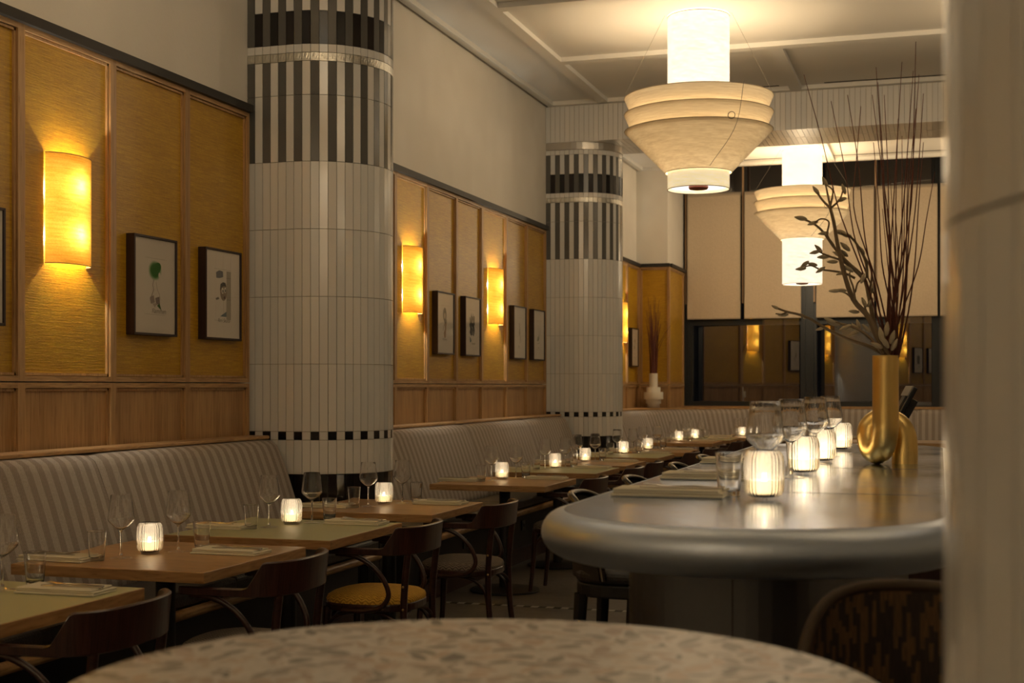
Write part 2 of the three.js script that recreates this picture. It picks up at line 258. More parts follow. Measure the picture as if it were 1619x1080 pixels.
// tiled piers: a flat face from the wall, then a half round end
const R_PIER = 0.43;
const ROWS = [['b', 0.004, 0.100], ['b', 0.100, 0.494], ['b', 0.494, 0.888], ['w', 0.888, 1.087], ['k', 1.087, 1.136], ['w', 1.136, 1.530], ['w', 1.530, 1.924], ['w', 1.924, 2.318], ['w', 2.318, 2.712], ['s', 2.712, 3.100], ['s', 3.100, 3.297], ['m', 3.297, 3.347], ['w', 3.347, 3.396], ['t', 3.396, 3.590], ['u', 3.590, 3.790], ['w', 3.790, 3.838]];
function pier(name, label, xw, xc, fc, top, shift, side, face, top2) {  // xw: the wall end, xc/fc: centre of the half round; side +1: the round end points to +x; face: how far round tiles count as seen
  const o = structure(name); o.userData.label = label;
  const core = [], N = 24, Rc = R_PIER - 0.012; core.push([xw, fc - Rc]);
  for (let k = 0; k <= N; k++) { const a = -Math.PI / 2 + Math.PI * k / N; core.push([xc + side * Rc * Math.cos(a), fc + Rc * Math.sin(a)]); }
  core.push([xw, fc + Rc]);
  mesh('core', slab(side > 0 ? core : core.reverse(), 0, top), M.grout, o);
  const flat = Math.abs(xc - xw), len = 2 * flat + Math.PI * R_PIER, n = Math.round(len / PITCH / 2) * 2, p = len / n, cache = {}, rest = [];
  const at = (s) => {                                              // distance along the plan from the wall -> [x, f, angle of the normal]
    if (s < flat) return [xw + side * s, fc - R_PIER, -Math.PI / 2];
    if (s > len - flat) return [xc - side * (s - (len - flat)), fc + R_PIER, Math.PI / 2];
    const a = -Math.PI / 2 + (s - flat) / R_PIER; return [xc + side * R_PIER * Math.cos(a), fc + R_PIER * Math.sin(a), a];
  };
  let made = 0;
  const shiftOf = (y) => y < 0.2 ? y : Math.min(y + shift, top);
  for (let i = 0; i < n; i++) for (const [kind, a0, a1] of ROWS) {
    const y0 = shiftOf(a0), y1 = shiftOf(a1); if (y0 > top - 0.01) continue;
    if (kind === 'u' && i % 2 === 0) continue;                     // the dark columns of this band are one long tile
    const dark = i % 2 === 0, ya = y0, yb = kind === 't' && dark ? shiftOf(3.790) : y1;
    const list = kind === 'b' ? M.tileBlack : kind === 'm' ? [M.tileSilver] : kind === 'k' ? (dark ? M.tileBlack : M.tileWhite) : kind === 's' ? (dark ? M.tileGrey : M.tileWhite) : kind === 't' ? (dark ? M.tileGrey : M.tileBlack) : M.tileWhite;
    const [x, f, a] = at((i + 0.5) * p), key = [ya, yb];
    const g = cache[key] ??= bx(-(p - G) / 2, (p - G) / 2, ya + G / 2, yb - G / 2, -0.012, 0);
    const turn = side > 0 ? -(a - Math.PI / 2) : a + Math.PI / 2 + Math.PI; // local +f (outward is -f... see below)
    const place = (m) => { m.position.set(x, 0, -f); m.rotation.y = side > 0 ? a - Math.PI / 2 : Math.PI / 2 - a; m.rotation.y += rr(-0.012, 0.012); };
    if (i <= face * n && made < 295 && !(kind === 'b' && ya < 0.3)) { const m = mesh('tile', g, pick(list), o); place(m); made++; }
    else { const m = new THREE.Object3D(); place(m); m.updateMatrix(); rest.push([list[0], g.clone().applyMatrix4(m.matrix)]); }
  }
  for (const m of new Set(rest.map((r) => r[0]))) { const t = mesh('more_tiles', merge(rest.filter((r) => r[0] === m).map((r) => r[1])), m, o); t.userData.kind = 'stuff'; }
  if (top2) { // steel collar under the soffit
    const ring = []; const Rr = R_PIER + 0.004, wy0 = shiftOf(3.838) + 0.004; ring.push([xw, fc - Rr]);
    for (let k = 0; k <= N; k++) { const a = -Math.PI / 2 + Math.PI * k / N; ring.push([xc + side * Rr * Math.cos(a), fc + Rr * Math.sin(a)]); }
    ring.push([xw, fc + Rr]); mesh('collar', slab(ring, wy0, top2), M.steel, o);
  }
  return o;
}
pier('pier', 'tall tiled pier with grey stripes between the two gold panelled wall sections', WALL, -3.615, 7.61, 4.27, 0, 1, 0.62, 0);
pier('pier_001', 'striped white tile pier standing under the tiled beam', WALL, -3.625, 13.972, 3.842, 0, 1, 0.62, SOFFIT - 0.002);
pier('pier_002', 'white tiled pier rising beside the round terrazzo table', 3.0, 0.433, 1.2, 4.27, 0, -1, 1, 0);

/* ---------- window bay ---------- */
const wallBack = structure('wall_back');
mesh('sill_wall', bx(WALL - 0.3, RIGHT + 0.3, 0, 1.10, WIN - 0.08, WIN + 0.2), M.wall, wallBack);
mesh('sill', bx(-3.47, RIGHT, 1.10, 1.125, 18.98, WIN + 0.05), M.oakX, wallBack);
mesh('head_wall', bx(WALL - 0.3, RIGHT + 0.3, 5.0, 5.4, WIN - 0.05, WIN + 0.2), M.gap, wallBack);
{
  const edges = [[-3.46, -1.74], [-1.74, 0.0], [0.0, 1.74], [1.74, 3.48], [3.48, RIGHT]];
  edges.forEach(([a, b], i) => {
    const w = structure('window_' + (i + 1)); w.userData.label = 'dark night window pane in a black frame, window ' + ['beside the corner', 'behind the pendant', 'behind the brass vase', 'behind the bar', 'by the right wall'][i];
    const pane = mesh('pane', bx(-(b - a) / 2 + 0.1, (b - a) / 2 - 0.1, 1.14, 5.0, -0.003, 0.003), M.pane, w); pane.position.set((a + b) / 2, 0, -WIN); pane.rotation.y = -0.2;   // pivoting lights, standing a little turned
    for (const [x0, x1] of [[a, a + 0.11], [b - 0.11, b]]) { mesh('jamb', bx(x0, x1, 1.125, 5.0, WIN - 0.05, WIN + 0.06), M.mullion, w); mesh('bead', bx((x0 + x1) / 2 - 0.014, (x0 + x1) / 2 + 0.014, 1.13, 5.0, WIN - 0.075, WIN - 0.05), M.mullion, w); }
    mesh('bottom_rail', bx(a + 0.11, b - 0.11, 1.125, 1.19, WIN - 0.05, WIN + 0.06), M.mullion, w);
    mesh('transom', bx(a + 0.11, b - 0.11, 2.26, 2.34, WIN - 0.05, WIN + 0.06), M.mullion, w);
  });
  // linen blinds, each with a hem bar, and the wooden cord strips between them
  const blinds = [[-3.40, -2.66, 'beside the window corner'], [-2.60, -1.83, 'left half behind the far pendant'], [-1.62, -0.86, 'behind the magnolia branches'], [-0.82, -0.04, 'behind the red twigs'], [0.0, 0.76, 'right of the twigs'], [0.82, 1.6, 'beyond the tiled pier']];
  for (const [a, b, where] of blinds) {
    const t = thing('window_blind', 'beige linen roller blind half lowered ' + where, 'blind', (a + b) / 2, 0, 19.02, 'linen blinds at the back windows'), w = (b - a) / 2;
    const g = new THREE.PlaneGeometry(2 * w, 1.72, 24, 16), p = g.attributes.position;
    for (let k = 0; k < p.count; k++) { const x = p.getX(k), y = p.getY(k); p.setZ(k, 0.006 * Math.sin(x * 9 + a * 5) * (0.5 - y / 1.72) + 0.012 * Math.pow(Math.abs(x) / w, 6) * (y < -0.6 ? 1 : 0)); }
    g.computeVertexNormals(); const fr = g.clone(), bk = g.clone(); fr.translate(0, 3.215, 0.0015); bk.rotateY(Math.PI); bk.translate(0, 3.215, -0.0015);
    mesh('cloth', uvBox(merge([fr, bk])), M.linen, t);
    mesh('hem_bar', rb(-w - 0.004, w + 0.004, 2.340, 2.358, -0.012, 0.012, 0.005), M.hem, t);
    mesh('side_hem', merge([bx(-w - 0.003, -w + 0.008, 2.35, 4.07, -0.006, 0.006), bx(w - 0.008, w + 0.003, 2.35, 4.07, -0.006, 0.006)]), M.hem, t);
    mesh('roller', (() => { const c = new THREE.CylinderGeometry(0.03, 0.03, 2 * w, 16); c.rotateZ(Math.PI / 2); c.translate(0, 4.085, -0.02); return c; })(), M.hem, t);
  }
  for (const [x, where] of [[-3.435, 'beside the corner'], [-2.63, 'between the first two blinds'], [-1.655, 'at the double mullion'], [-0.84, 'between the blinds behind the twigs']])
    tag(mesh('blind_guide', bx(x - 0.012, x + 0.012, 2.56, 5.0, 19.07, 19.1), M.guide), 'slim wooden blind guide strip ' + where, 'blind guide', 'wooden guide strips between the blinds');
}

/* ---------- banquettes ---------- */
function backProfile(y) { return y; }
// profile of the upholstered back: [distance out from the wall panelling, height]
const BACK = [[0.03, 0.42], [0.40, 0.46], [0.385, 0.56], [0.335, 0.72], [0.275, 0.90], [0.225, 1.03], [0.205, 1.066], [0.17, 1.088], [0.13, 1.094], [0.03, 1.094]];
function backCushion(path, s0, s1, steps) {                       // sweeps the profile along a plan path between two arc lengths
  const pos = [], uv = [], idx = [], n = BACK.length; let run = [0];
  for (let j = 1; j < n; j++) run.push(run[j - 1] + Math.hypot(BACK[j][0] - BACK[j - 1][0], BACK[j][1] - BACK[j - 1][1]));
  for (let i = 0; i <= steps; i++) {
    const t = i / steps, s = s0 + (s1 - s0) * t, [x, f, nx, nf] = path(s), puff = 1 - Math.pow(Math.abs(2 * t - 1), 14);
    for (let j = 0; j < n; j++) { const d = BACK[j][0] - (j > 0 && j < n - 1 ? 0.018 * (1 - puff) : 0), y = BACK[j][1] - (j > 4 && j < n - 1 ? 0.006 * (1 - puff) : 0); pos.push(x + nx * d, y, -(f + nf * d)); uv.push(s, run[j]); }
  }
  for (let i = 0; i < steps; i++) for (let j = 0; j < n - 1; j++) { const a = i * n + j, b = a + n; idx.push(a, a + 1, b, b, a + 1, b + 1); }
  for (const i of [0, steps]) { const c = pos.length / 3; let sx = 0, sy = 0, sz = 0; for (let j = 0; j < n; j++) { const k = (i * n + j) * 3; pos.push(pos[k], pos[k + 1], pos[k + 2]); uv.push(pos[k], pos[k + 1]); sx += pos[k]; sy += pos[k + 1]; sz += pos[k + 2]; } pos.push(sx / n, sy / n, sz / n); uv.push(0, 0.8); for (let j = 0; j < n; j++) { const a = c + j, b = c + (j + 1) % n; idx.push(...(i ? [c + n, a, b] : [c + n, b, a])); } }
  const g = new THREE.BufferGeometry(); g.setAttribute('position', new THREE.Float32BufferAttribute(pos, 3)); g.setAttribute('uv', new THREE.Float32BufferAttribute(uv, 2)); g.setIndex(idx); g.computeVertexNormals();
  return g;
}
const straight = (s) => [PANEL, s, 1, 0];
const SEAT_FRONT = -3.10, SEAT_BACK = -3.47;
function pierArc(fc, side, r = R_PIER + 0.012, xc = -3.62) { // points from the wall side to the aisle side along a pier, before (-1) or after (+1) it
  const out = [], xe = xc + Math.sqrt(r * r - 0.34 * 0.34); for (let k = 0; k <= 8; k++) { const x = SEAT_BACK + (xe - SEAT_BACK) * k / 8; out.push([x, fc + side * Math.sqrt(Math.max(0, r * r - (x - xc) ** 2))]); } return out;
}
function bench(label, f0, f1, seams, arc0, arc1) {
  const t = thing('banquette', label, 'banquette');
  for (let k = 0; k + 1 < seams.length; k++) mesh('back_cushion', backCushion(straight, seams[k] + 0.002, seams[k + 1] - 0.002, 24), M.stripe, t);
  mesh('top_cap', rb(PANEL + 0.004, PANEL + 0.145, 1.096, CAP, seams[0], seams[seams.length - 1] - 0.01, 0.006), M.oakX, t);
  const a0 = arc0 ? pierArc(arc0, 1) : [[SEAT_BACK, f0]], a1 = arc1 ? pierArc(arc1, -1) : [[SEAT_BACK, f1]];
  const fa = arc0 ? a0[a0.length - 1][1] + 0.002 : f0, fb = arc1 ? a1[a1.length - 1][1] - 0.002 : f1;
  // seat cushions of black leather, split in two or three
  const cuts = [fa]; const nC = Math.max(2, Math.round((fb - fa) / 1.7)); for (let k = 1; k <= nC; k++) cuts.push(fa + (fb - fa) * k / nC);
  for (let k = 0; k < nC; k++) {
    const left = k === 0 ? [...a0] : [[SEAT_BACK, cuts[k] + 0.003]], right = k === nC - 1 ? [...a1] : [[SEAT_BACK, cuts[k + 1] - 0.003]];
    const pts = [...left, [SEAT_FRONT, k === 0 ? fa : cuts[k] + 0.003], [SEAT_FRONT, k === nC - 1 ? fb : cuts[k + 1] - 0.003], ...right.reverse()];
    mesh('seat_cushion', slab(pts, 0.445, 0.52, 0.022), M.leather, t);
  }
  mesh('seat_board', bx(-3.3, SEAT_FRONT - 0.02, 0.405, 0.443, fa + 0.01, fb - 0.01), M.black, t);
  mesh('front_trim', rb(SEAT_FRONT - 0.02, SEAT_FRONT + 0.03, 0.40, 0.444, fa, fb, 0.02, 4), M.oakX, t);
  mesh('base_panel', bx(-3.3, -3.22, 0.11, 0.404, fa, fb - 0.02), M.black, t);
  mesh('plinth', bx(-3.3, -3.18, 0.0, 0.108, fa, fb - 0.02), M.plinth, t);
  return t;
}
bench('long striped grey banquette before the tall striped pier', 2.3, 7.17, [2.3, 3.8, 5.32, 7.1], 0, 7.61);
bench('long striped grey banquette between the two tiled piers', 8.05, 13.52, [8.06, 8.7, 10.38, 12.02, 13.46], 7.61, 13.972);
{ // corner banquette: along the wall past the beam, round the corner in a wide curve and along the windows
  const t = thing('banquette', 'striped grey corner banquette curving round to the dark windows', 'banquette');
  const Rc = 2.45, c = [PANEL + Rc, 18.95 - Rc], L1 = c[1] - 14.46, L2 = L1 + Rc * Math.PI / 2, LE = L2 + 4.3;
  const path = (s) => { if (s < L1) return [PANEL, 14.46 + s, 1, 0]; if (s < L2) { const a = (s - L1) / Rc; return [c[0] - Rc * Math.cos(a), c[1] + Rc * Math.sin(a), Math.cos(a), -Math.sin(a)]; } return [c[0] + (s - L2), 18.95, 0, -1]; };
  const seams = [0, 1.3, L1 + 0.55, L1 + Rc * Math.PI / 4, L2 - 0.4, L2 + 1.1, L2 + 2.7, LE];
  for (let k = 0; k + 1 < seams.length; k++) mesh('back_cushion', backCushion(path, seams[k] + 0.002, seams[k + 1] - 0.002, 28), M.stripe, t);
  const steps = (s0, s1) => { const o = []; const n = Math.max(2, Math.ceil((s1 - s0) / 0.16)); for (let k = 0; k <= n; k++) o.push(s0 + (s1 - s0) * k / n); return o; };
  const strip = (d0, d1, y0, y1, name, mat, bev = 0, s0 = 0, s1 = LE) => { const a = [], b = []; for (const s of steps(s0, s1)) { const [x, f, nx, nf] = path(s); a.push([x + nx * d1, f + nf * d1]); b.unshift([x + nx * d0, f + nf * d0]); } mesh(name, slab([...a, ...b], y0, y1, bev), mat, t); };
  strip(0.004, 0.145, 1.096, CAP, 'top_cap', M.oakX);
  for (let k = 0; k + 1 < seams.length; k++) strip(0.38, 0.75, 0.445, 0.52, 'seat_cushion', M.leather, 0.02, seams[k] + 0.003, seams[k + 1] - 0.003);
  strip(0.36, 0.73, 0.405, 0.443, 'seat_board', M.black); strip(0.732, 0.775, 0.40, 0.444, 'front_trim', M.oakX, 0.015); strip(0.55, 0.63, 0.11, 0.404, 'base_panel', M.black); strip(0.55, 0.67, 0, 0.108, 'plinth', M.plinth);
  // oak ledge that fills the corner behind the curved back, and carries the white vase
  const led = []; for (const s of steps(L1 + 0.1, L2 - 0.1)) { const [x, f] = path(s); led.push([x + 0.002, f]); }
  tag(mesh('corner_ledge', slab([...led, [-1.6, 18.952], [-3.43, 18.952], [-3.43, 17.892], [PANEL + 0.003, 17.892], [PANEL + 0.003, 16.7]].reverse(), 1.06, CAP), M.oakX), 'oak corner ledge under the stepped white vase', 'ledge');
}

/* ---------- wall sconces and framed prints ---------- */
const sconce0 = (() => {
  const t = thing('wall_sconce', '', 'sconce', 0, 0, 0, 'yellow linen wall sconces'), a = 0.155, b = 0.085, n = 28, H0 = -0.251, H1 = 0.251, pos = [], uv = [], idx = [];
  for (let k = 0; k <= n; k++) { const w = -Math.PI / 2 + Math.PI * k / n, x = 0.0025 + b * Math.cos(w), z = a * Math.sin(w); for (const y of [H0, H1]) { pos.push(x, y, z); uv.push(k / n * 0.42, y); } }
  for (let k = 0; k < n; k++) idx.push(2 * k, 2 * k + 1, 2 * k + 2, 2 * k + 2, 2 * k + 1, 2 * k + 3);
  const g = new THREE.BufferGeometry(); g.setAttribute('position', new THREE.Float32BufferAttribute(pos, 3)); g.setAttribute('uv', new THREE.Float32BufferAttribute(uv, 2)); g.setIndex(idx); g.computeVertexNormals();
  const shade = mesh('linen_shade', g, M.shade, t);
  for (const y of [H0, H1]) mesh('rim', tube(Array.from({ length: 15 }, (_, k) => { const w = -Math.PI / 2 + Math.PI * k / 14; return new THREE.Vector3(0.0025 + b * Math.cos(w), y, a * Math.sin(w)); }), 0.0022, 40, 6), M.guide, shade);
  mesh('wall_plate', bx(0, 0.012, -0.1, 0.1, -0.05, 0.05), M.casing, t);
  mesh('bracket', merge([bx(0.008, 0.06, -0.006, 0.006, -0.006, 0.006), bx(0.002, 0.008, 0.004, 0.010, -0.153, 0.153)]), M.guide, t);
  for (const y of [-0.11, 0.11]) { const s = new THREE.SphereGeometry(0.016, 16, 12); s.scale(1, 1.5, 1); s.translate(0.05, y, 0); mesh('bulb', s, M.bulb, t); lamp(t, 0.05, y, 0, SCONCE, 0.014, SCONCE_LIGHT); }
  return t;
})();
{
  const spots = [[3.335, 'beside the first print before the corner'], [5.395, 'left of the print with the green cloud'], [9.69, 'next after the tall striped pier'], [11.715, 'between the two pairs of small prints'], [14.84, 'just past the beam pier'], [16.87, 'near the stepped white vase']];
  spots.forEach(([f, where], i) => { const label = 'glowing yellow linen half-round sconce ' + where; if (i) copy(sconce0, label, PANEL - 0.034 + 0.012, 2.212, f); else { sconce0.position.set(PANEL - 0.022, 2.212, -f); sconce0.userData.label = label; } });
}
function print(draw) { // the drawing on a sheet: flat print
  const c = document.createElement('canvas'); c.width = 320; c.height = 420; const x = c.getContext('2d');
  x.fillStyle = '#d6cdc0'; x.fillRect(0, 0, 320, 420); x.strokeStyle = '#a79c8c'; x.lineWidth = 1.5; x.beginPath(); x.moveTo(80, 86); x.lineTo(240, 86); x.moveTo(80, 336); x.lineTo(240, 336); x.stroke();
  draw(x); const t = new THREE.CanvasTexture(c); t.colorSpace = THREE.SRGBColorSpace; return t;
}
const blob = (x, color, pts) => { x.fillStyle = color; x.beginPath(); pts.forEach(([a, b], i) => i ? x.lineTo(a, b) : x.moveTo(a, b)); x.closePath(); x.fill(); };
const oval = (x, color, a, b, r, q) => { x.fillStyle = color; x.beginPath(); x.ellipse(a, b, r, q, 0, 0, 6.2832); x.fill(); };
const stroke = (x, color, w, pts) => { x.strokeStyle = color; x.lineWidth = w; x.beginPath(); pts.forEach(([a, b], i) => i ? x.lineTo(a, b) : x.moveTo(a, b)); x.stroke(); };
const script = (x, s, a, b, px) => { x.fillStyle = '#4a3d2e'; x.font = 'italic ' + px + 'px sans-serif'; x.fillText(s, a, b); };
const PRINTS = {
  cloud: print((x) => { for (const [r, al] of [[52, 0.18], [46, 0.3], [40, 0.5], [34, 1]]) { x.globalAlpha = al; oval(x, '#2c6a1c', 160, 140, r, r * 0.86); } x.globalAlpha = 1; oval(x, '#2c6a1c', 185, 122, 24, 20); oval(x, '#d6cdc0', 196, 158, 9, 12); stroke(x, '#8d7f72', 4, [[150, 180], [142, 205], [150, 225], [136, 250], [128, 262]]); stroke(x, '#a89a8c', 3, [[170, 190], [176, 220], [196, 246], [206, 270]]); blob(x, '#9a8c84', [[118, 262], [150, 250], [160, 282], [128, 290]]); blob(x, '#8a7c76', [[162, 262], [196, 254], [200, 286], [170, 292]]); blob(x, '#b0a294', [[140, 288], [176, 284], [160, 306]]); blob(x, '#3d5c24', [[176, 296], [196, 284], [212, 316]]); script(x, 'Flammen', 134, 330, 27); }),
  face: print((x) => { blob(x, '#565962', [[96, 104], [126, 92], [160, 96], [162, 122], [128, 130], [98, 130]]); x.fillStyle = '#9b917e'; x.fillRect(194, 92, 42, 238); stroke(x, '#6d6454', 2, [[194, 126], [236, 126]]); stroke(x, '#6d6454', 2, [[194, 232], [236, 232]]); oval(x, '#84725a', 166, 196, 32, 42); blob(x, '#1d1712', [[132, 190], [138, 158], [160, 148], [184, 150], [194, 168], [170, 166], [150, 172]]); oval(x, '#e4ddd0', 158, 190, 10, 15); oval(x, '#e4ddd0', 182, 186, 9, 14); oval(x, '#201a16', 160, 192, 5, 8); oval(x, '#201a16', 184, 188, 5, 8); oval(x, '#4a2a22', 176, 222, 8, 8); stroke(x, '#a99b88', 2, [[168, 238], [166, 300]]); stroke(x, '#a99b88', 2, [[188, 238], [190, 290]]); blob(x, '#4c6068', [[134, 316], [194, 290], [194, 316]]); blob(x, '#5a5650', [[92, 230], [118, 222], [126, 232], [98, 238]]); script(x, 'Rini Skura', 112, 344, 25); }),
  figure: print((x) => { oval(x, '#38332f', 150, 150, 34, 50); oval(x, '#b0a08a', 150, 158, 14, 22); blob(x, '#38332f', [[136, 190], [184, 180], [190, 206], [146, 212]]); blob(x, '#9a7b5e', [[146, 212], [186, 206], [176, 262], [170, 312], [140, 314], [130, 280], [152, 252]]); stroke(x, '#8a6c52', 8, [[140, 216], [118, 262]]); script(x, 'Nelly Burn', 104, 330, 20); stroke(x, '#9a8e80', 2, [[112, 112], [120, 128]]); stroke(x, '#9a8e80', 2, [[130, 104], [140, 116]]); }),
  bush: print((x) => { for (let k = 0; k < 60; k++) { const a = hash(k, 1, 5) * 100 + 104, b = hash(k, 2, 5) * 130 + 140; oval(x, ['#3a3c3a', '#2c2e2e', '#4d4e4a'][k % 3], a, b, 12, 16); } blob(x, '#3a3c3a', [[122, 160], [136, 104], [152, 156]]); blob(x, '#3a3c3a', [[156, 158], [176, 108], [190, 164]]); blob(x, '#586c74', [[102, 288], [122, 292], [140, 320], [104, 332]]); script(x, 'Tom Bell', 140, 344, 20); }),
  heron: print((x) => { stroke(x, '#7d7058', 9, [[150, 130], [160, 180], [150, 220]]); stroke(x, '#8a7d64', 5, [[172, 126], [176, 200], [186, 260]]); stroke(x, '#4a4238', 4, [[180, 240], [170, 300]]); stroke(x, '#5a5144', 4, [[188, 252], [204, 288]]); oval(x, '#9a8d74', 162, 206, 16, 30); script(x, 'Pitto', 126, 330, 18); }),
  leaf: print((x) => { blob(x, '#6f7450', [[116, 236], [158, 214], [176, 244], [146, 268], [118, 262]]); stroke(x, '#6d6a60', 7, [[170, 250], [186, 200], [210, 150]]); stroke(x, '#8c867a', 4, [[160, 216], [150, 120]]); stroke(x, '#7f7868', 4, [[116, 284], [180, 280], [196, 254]]); script(x, 'Narini', 130, 326, 18); }),
  stem: print((x) => { stroke(x, '#6a5c48', 6, [[160, 300], [158, 200], [170, 120]]); oval(x, '#8a7a60', 168, 140, 18, 28); oval(x, '#5f6a52', 148, 210, 16, 22); script(x, 'Olen', 136, 330, 18); }),
};
const frameParts = (() => { const w = 0.2, h = 0.2525, b = 0.012; return { bars: merge([rb(-w, -w + b, -h, h, -0.025, 0.025, 0.002), rb(w - b, w, -h, h, -0.025, 0.025, 0.002), rb(-w + b, w - b, -h, -h + b, -0.025, 0.025, 0.002), rb(-w + b, w - b, h - b, h, -0.025, 0.025, 0.002)]), back: bx(-w + 0.004, w - 0.004, -h + 0.004, h - 0.004, 0.016, 0.023), pane: bx(-w + b, w - b, -h + b, h - b, -0.0195, -0.0185) }; })();
const sheetGeo = (() => { const g = new THREE.BoxGeometry(0.376, 0.481, 0.002); g.translate(0, 0, -0.012); return g; })();
const frameGlass = phy({ color: rgb(1, 1, 1), roughness: 0.04, transmission: 1, thickness: 0, ior: 1.45 });
for (const [f, kind, label] of [[4.71, 'stem', 'framed print left of the sconce before the green cloud print'], [6.085, 'cloud', 'framed print of a bright green cloud over a garlic bulb'], [6.775, 'face', 'framed print of a wide eyed face peeking past a wall'], [10.36, 'figure', 'framed print of a dark haired figure in tan'], [11.03, 'bush', 'framed print of a dark spiky bush with blue corner'], [12.40, 'heron', 'framed print of a slender olive bird'], [13.05, 'leaf', 'framed print of a small green leaf shape beside the beam pier'], [17.53, 'stem', 'framed print beside the stepped white vase'], [15.52, 'heron', 'framed print past the beam pier'], [4.02, 'leaf', 'framed print beside the first sconce']]) {
  const t = thing('framed_print', label, 'picture', PANEL - 0.022 + 0.025, 1.912, f, 'framed prints on the gold wall panels'); t.rotation.y = Math.PI / 2;
  mesh('frame', frameParts.bars, M.frame, t); mesh('backing', (() => { const g = frameParts.back.clone(); return g; })(), M.mat, t);
  const sheet = mesh('printed_sheet', sheetGeo.clone(), std({ map: PRINTS[kind], roughness: 0.9 }), t); sheet.position.z = 0.02; sheet.geometry.translate(0, 0, 0.012 - 0.006);
  mesh('pane', frameParts.pane, frameGlass, t);
}

/* ---------- pendants ---------- */
function drumGeo(r, y0, y1) { const g = new THREE.CylinderGeometry(r, r, y1 - y0, 48, 1, true); g.translate(0, (y0 + y1) / 2, 0); return g; }
function coneGeo(r0, y0, r1, y1) { const g = new THREE.CylinderGeometry(r1, r0, y1 - y0, 64, 1, true); g.translate(0, (y0 + y1) / 2, 0); return g; }
const rimGeo = (r, y, w = 0.0035) => { const g = new THREE.TorusGeometry(r, w, 6, 64); g.rotateX(Math.PI / 2); g.translate(0, y, 0); return g; };
function pendant(label, x, f, dy, low, power = 1) {
  const t = thing('pendant_lamp', label, 'pendant lamp', x, 0, f, 'stepped paper pendant lamps'), r = 0.243, u0 = 3.70 + dy, mid = (u0 + 4.318) / 2;
  mesh('ceiling_plate', (() => { const c = new THREE.CylinderGeometry(0.13, 0.13, 0.012, 32); c.translate(0, CEIL - 0.006, 0); return c; })(), M.casing, t);
  for (const [a, b, y] of [[mid, 4.318, mid + 0.03], [u0, mid, mid - 0.15]]) { const drum = mesh('paper_drum', drumGeo(r, a, b), M.paperGlow, t); lamp(t, 0, y, 0, power * PENDANT_UP * (a === mid ? 0.25 : 0.75), 0.15); mesh('drum_rim', rimGeo(r, a === mid ? b : a), M.hem, drum); }
  const ring1 = mesh('paper_ring', coneGeo(0.532, 3.556 + dy, 0.585, 3.681 + dy), M.paper, t); mesh('ring_rim', merge([rimGeo(0.585, 3.681 + dy, 0.003), rimGeo(0.532, 3.556 + dy, 0.0025)]), M.hem, ring1);
  const ring2 = mesh('paper_ring', coneGeo(0.532, 3.424 + dy, 0.585, 3.552 + dy), M.paper, t); mesh('ring_rim', merge([rimGeo(0.585, 3.552 + dy, 0.003), rimGeo(0.532, 3.424 + dy, 0.0025)]), M.hem, ring2);
  const cone = mesh('paper_cone', coneGeo(0.262, 3.089 + dy, 0.583, 3.418 + dy), M.paper, t); mesh('cone_rim', merge([rimGeo(0.583, 3.418 + dy, 0.003), rimGeo(0.262, 3.089 + dy, 0.003)]), M.hem, cone);
  const top = 3.15 + dy, cuts = top - low > 0.45 ? [low, (low + top) / 2, top] : [low, top];
  for (let k = 0; k + 1 < cuts.length; k++) { mesh('lower_drum', drumGeo(r, cuts[k], cuts[k + 1]), cuts.length > 2 ? M.paperGlow : M.paperDim, t); if (cuts.length > 2) lamp(t, 0, (cuts[k] + cuts[k + 1]) / 2, 0, power * PENDANT_DOWN * 0.9, 0.12); }
  if (cuts.length === 2) lamp(t, 0, (low + top) / 2, 0, power * PENDANT_DOWN, 0.1);
  mesh('lower_rim', rimGeo(r, low), M.hem, t);
  const disc = new THREE.CylinderGeometry(r - 0.006, r - 0.006, 0.004, 48); disc.translate(0, low + 0.028, 0); mesh('diffuser', disc, M.diffuser, t);
  mesh('cap_nut', lathe([[0, low - 0.004], [0.03, low - 0.004], [0.07, low + 0.002], [0.078, low + 0.014], [0.078, low + 0.026], [0, low + 0.026]], 32), M.copperCap, t);
  for (const a of [2.75, 0.15, 4.6]) { const p = (R, y) => new THREE.Vector3(R * Math.cos(a), y, R * Math.sin(a)); mesh('suspension_cord', tube([p(0.27, 4.325), p(0.588, 3.69 + dy)], 0.0011, 4, 5), M.wire, t); mesh('spoke', tube([p(0.24, 3.66 + dy), p(0.58, 3.675 + dy)], 0.003, 4, 5), M.wire, t); mesh('spoke', tube([p(0.24, 3.30 + dy), p(0.575, 3.412 + dy)], 0.003, 4, 5), M.wire, t); }
  mesh('cord', tube([new THREE.Vector3(0.42, 3.70 + dy, 0.44), new THREE.Vector3(0.36, 3.36 + dy, 0.46), new THREE.Vector3(0.13, 3.10 + dy, 0.25)], 0.002, 12, 5), M.wire, t);
  mesh('cord_ring', (() => { const g = new THREE.TorusGeometry(0.026, 0.003, 6, 24); g.translate(0.335, 3.43 + dy, 0.505); return g; })(), M.wire, t);
  return t;
}
pendant('stepped white paper pendant lamp with short lower drum and red brown cap', -1.826, 10.70, 0, 2.956);
pendant('stepped white paper pendant lamp with long lower drum before the blinds', -1.63, 17.1, 0.125, 2.66, 1.25);
for (const [x, f, where, power] of [[-1.85, 4.35, 'over the terrazzo table side of the room'], [-1.85, -2.0, 'over the entrance', 1.5], [1.15, -2.0, 'over the entrance beyond the bar', 1.5], [1.15, 4.35, 'over the near side of the bar'], [1.15, 10.70, 'over the far side of the bar'], [1.15, 17.1, 'by the windows beyond the bar']]) pendant('stepped white paper pendant lamp ' + where, x, f, 0, 2.956, power);

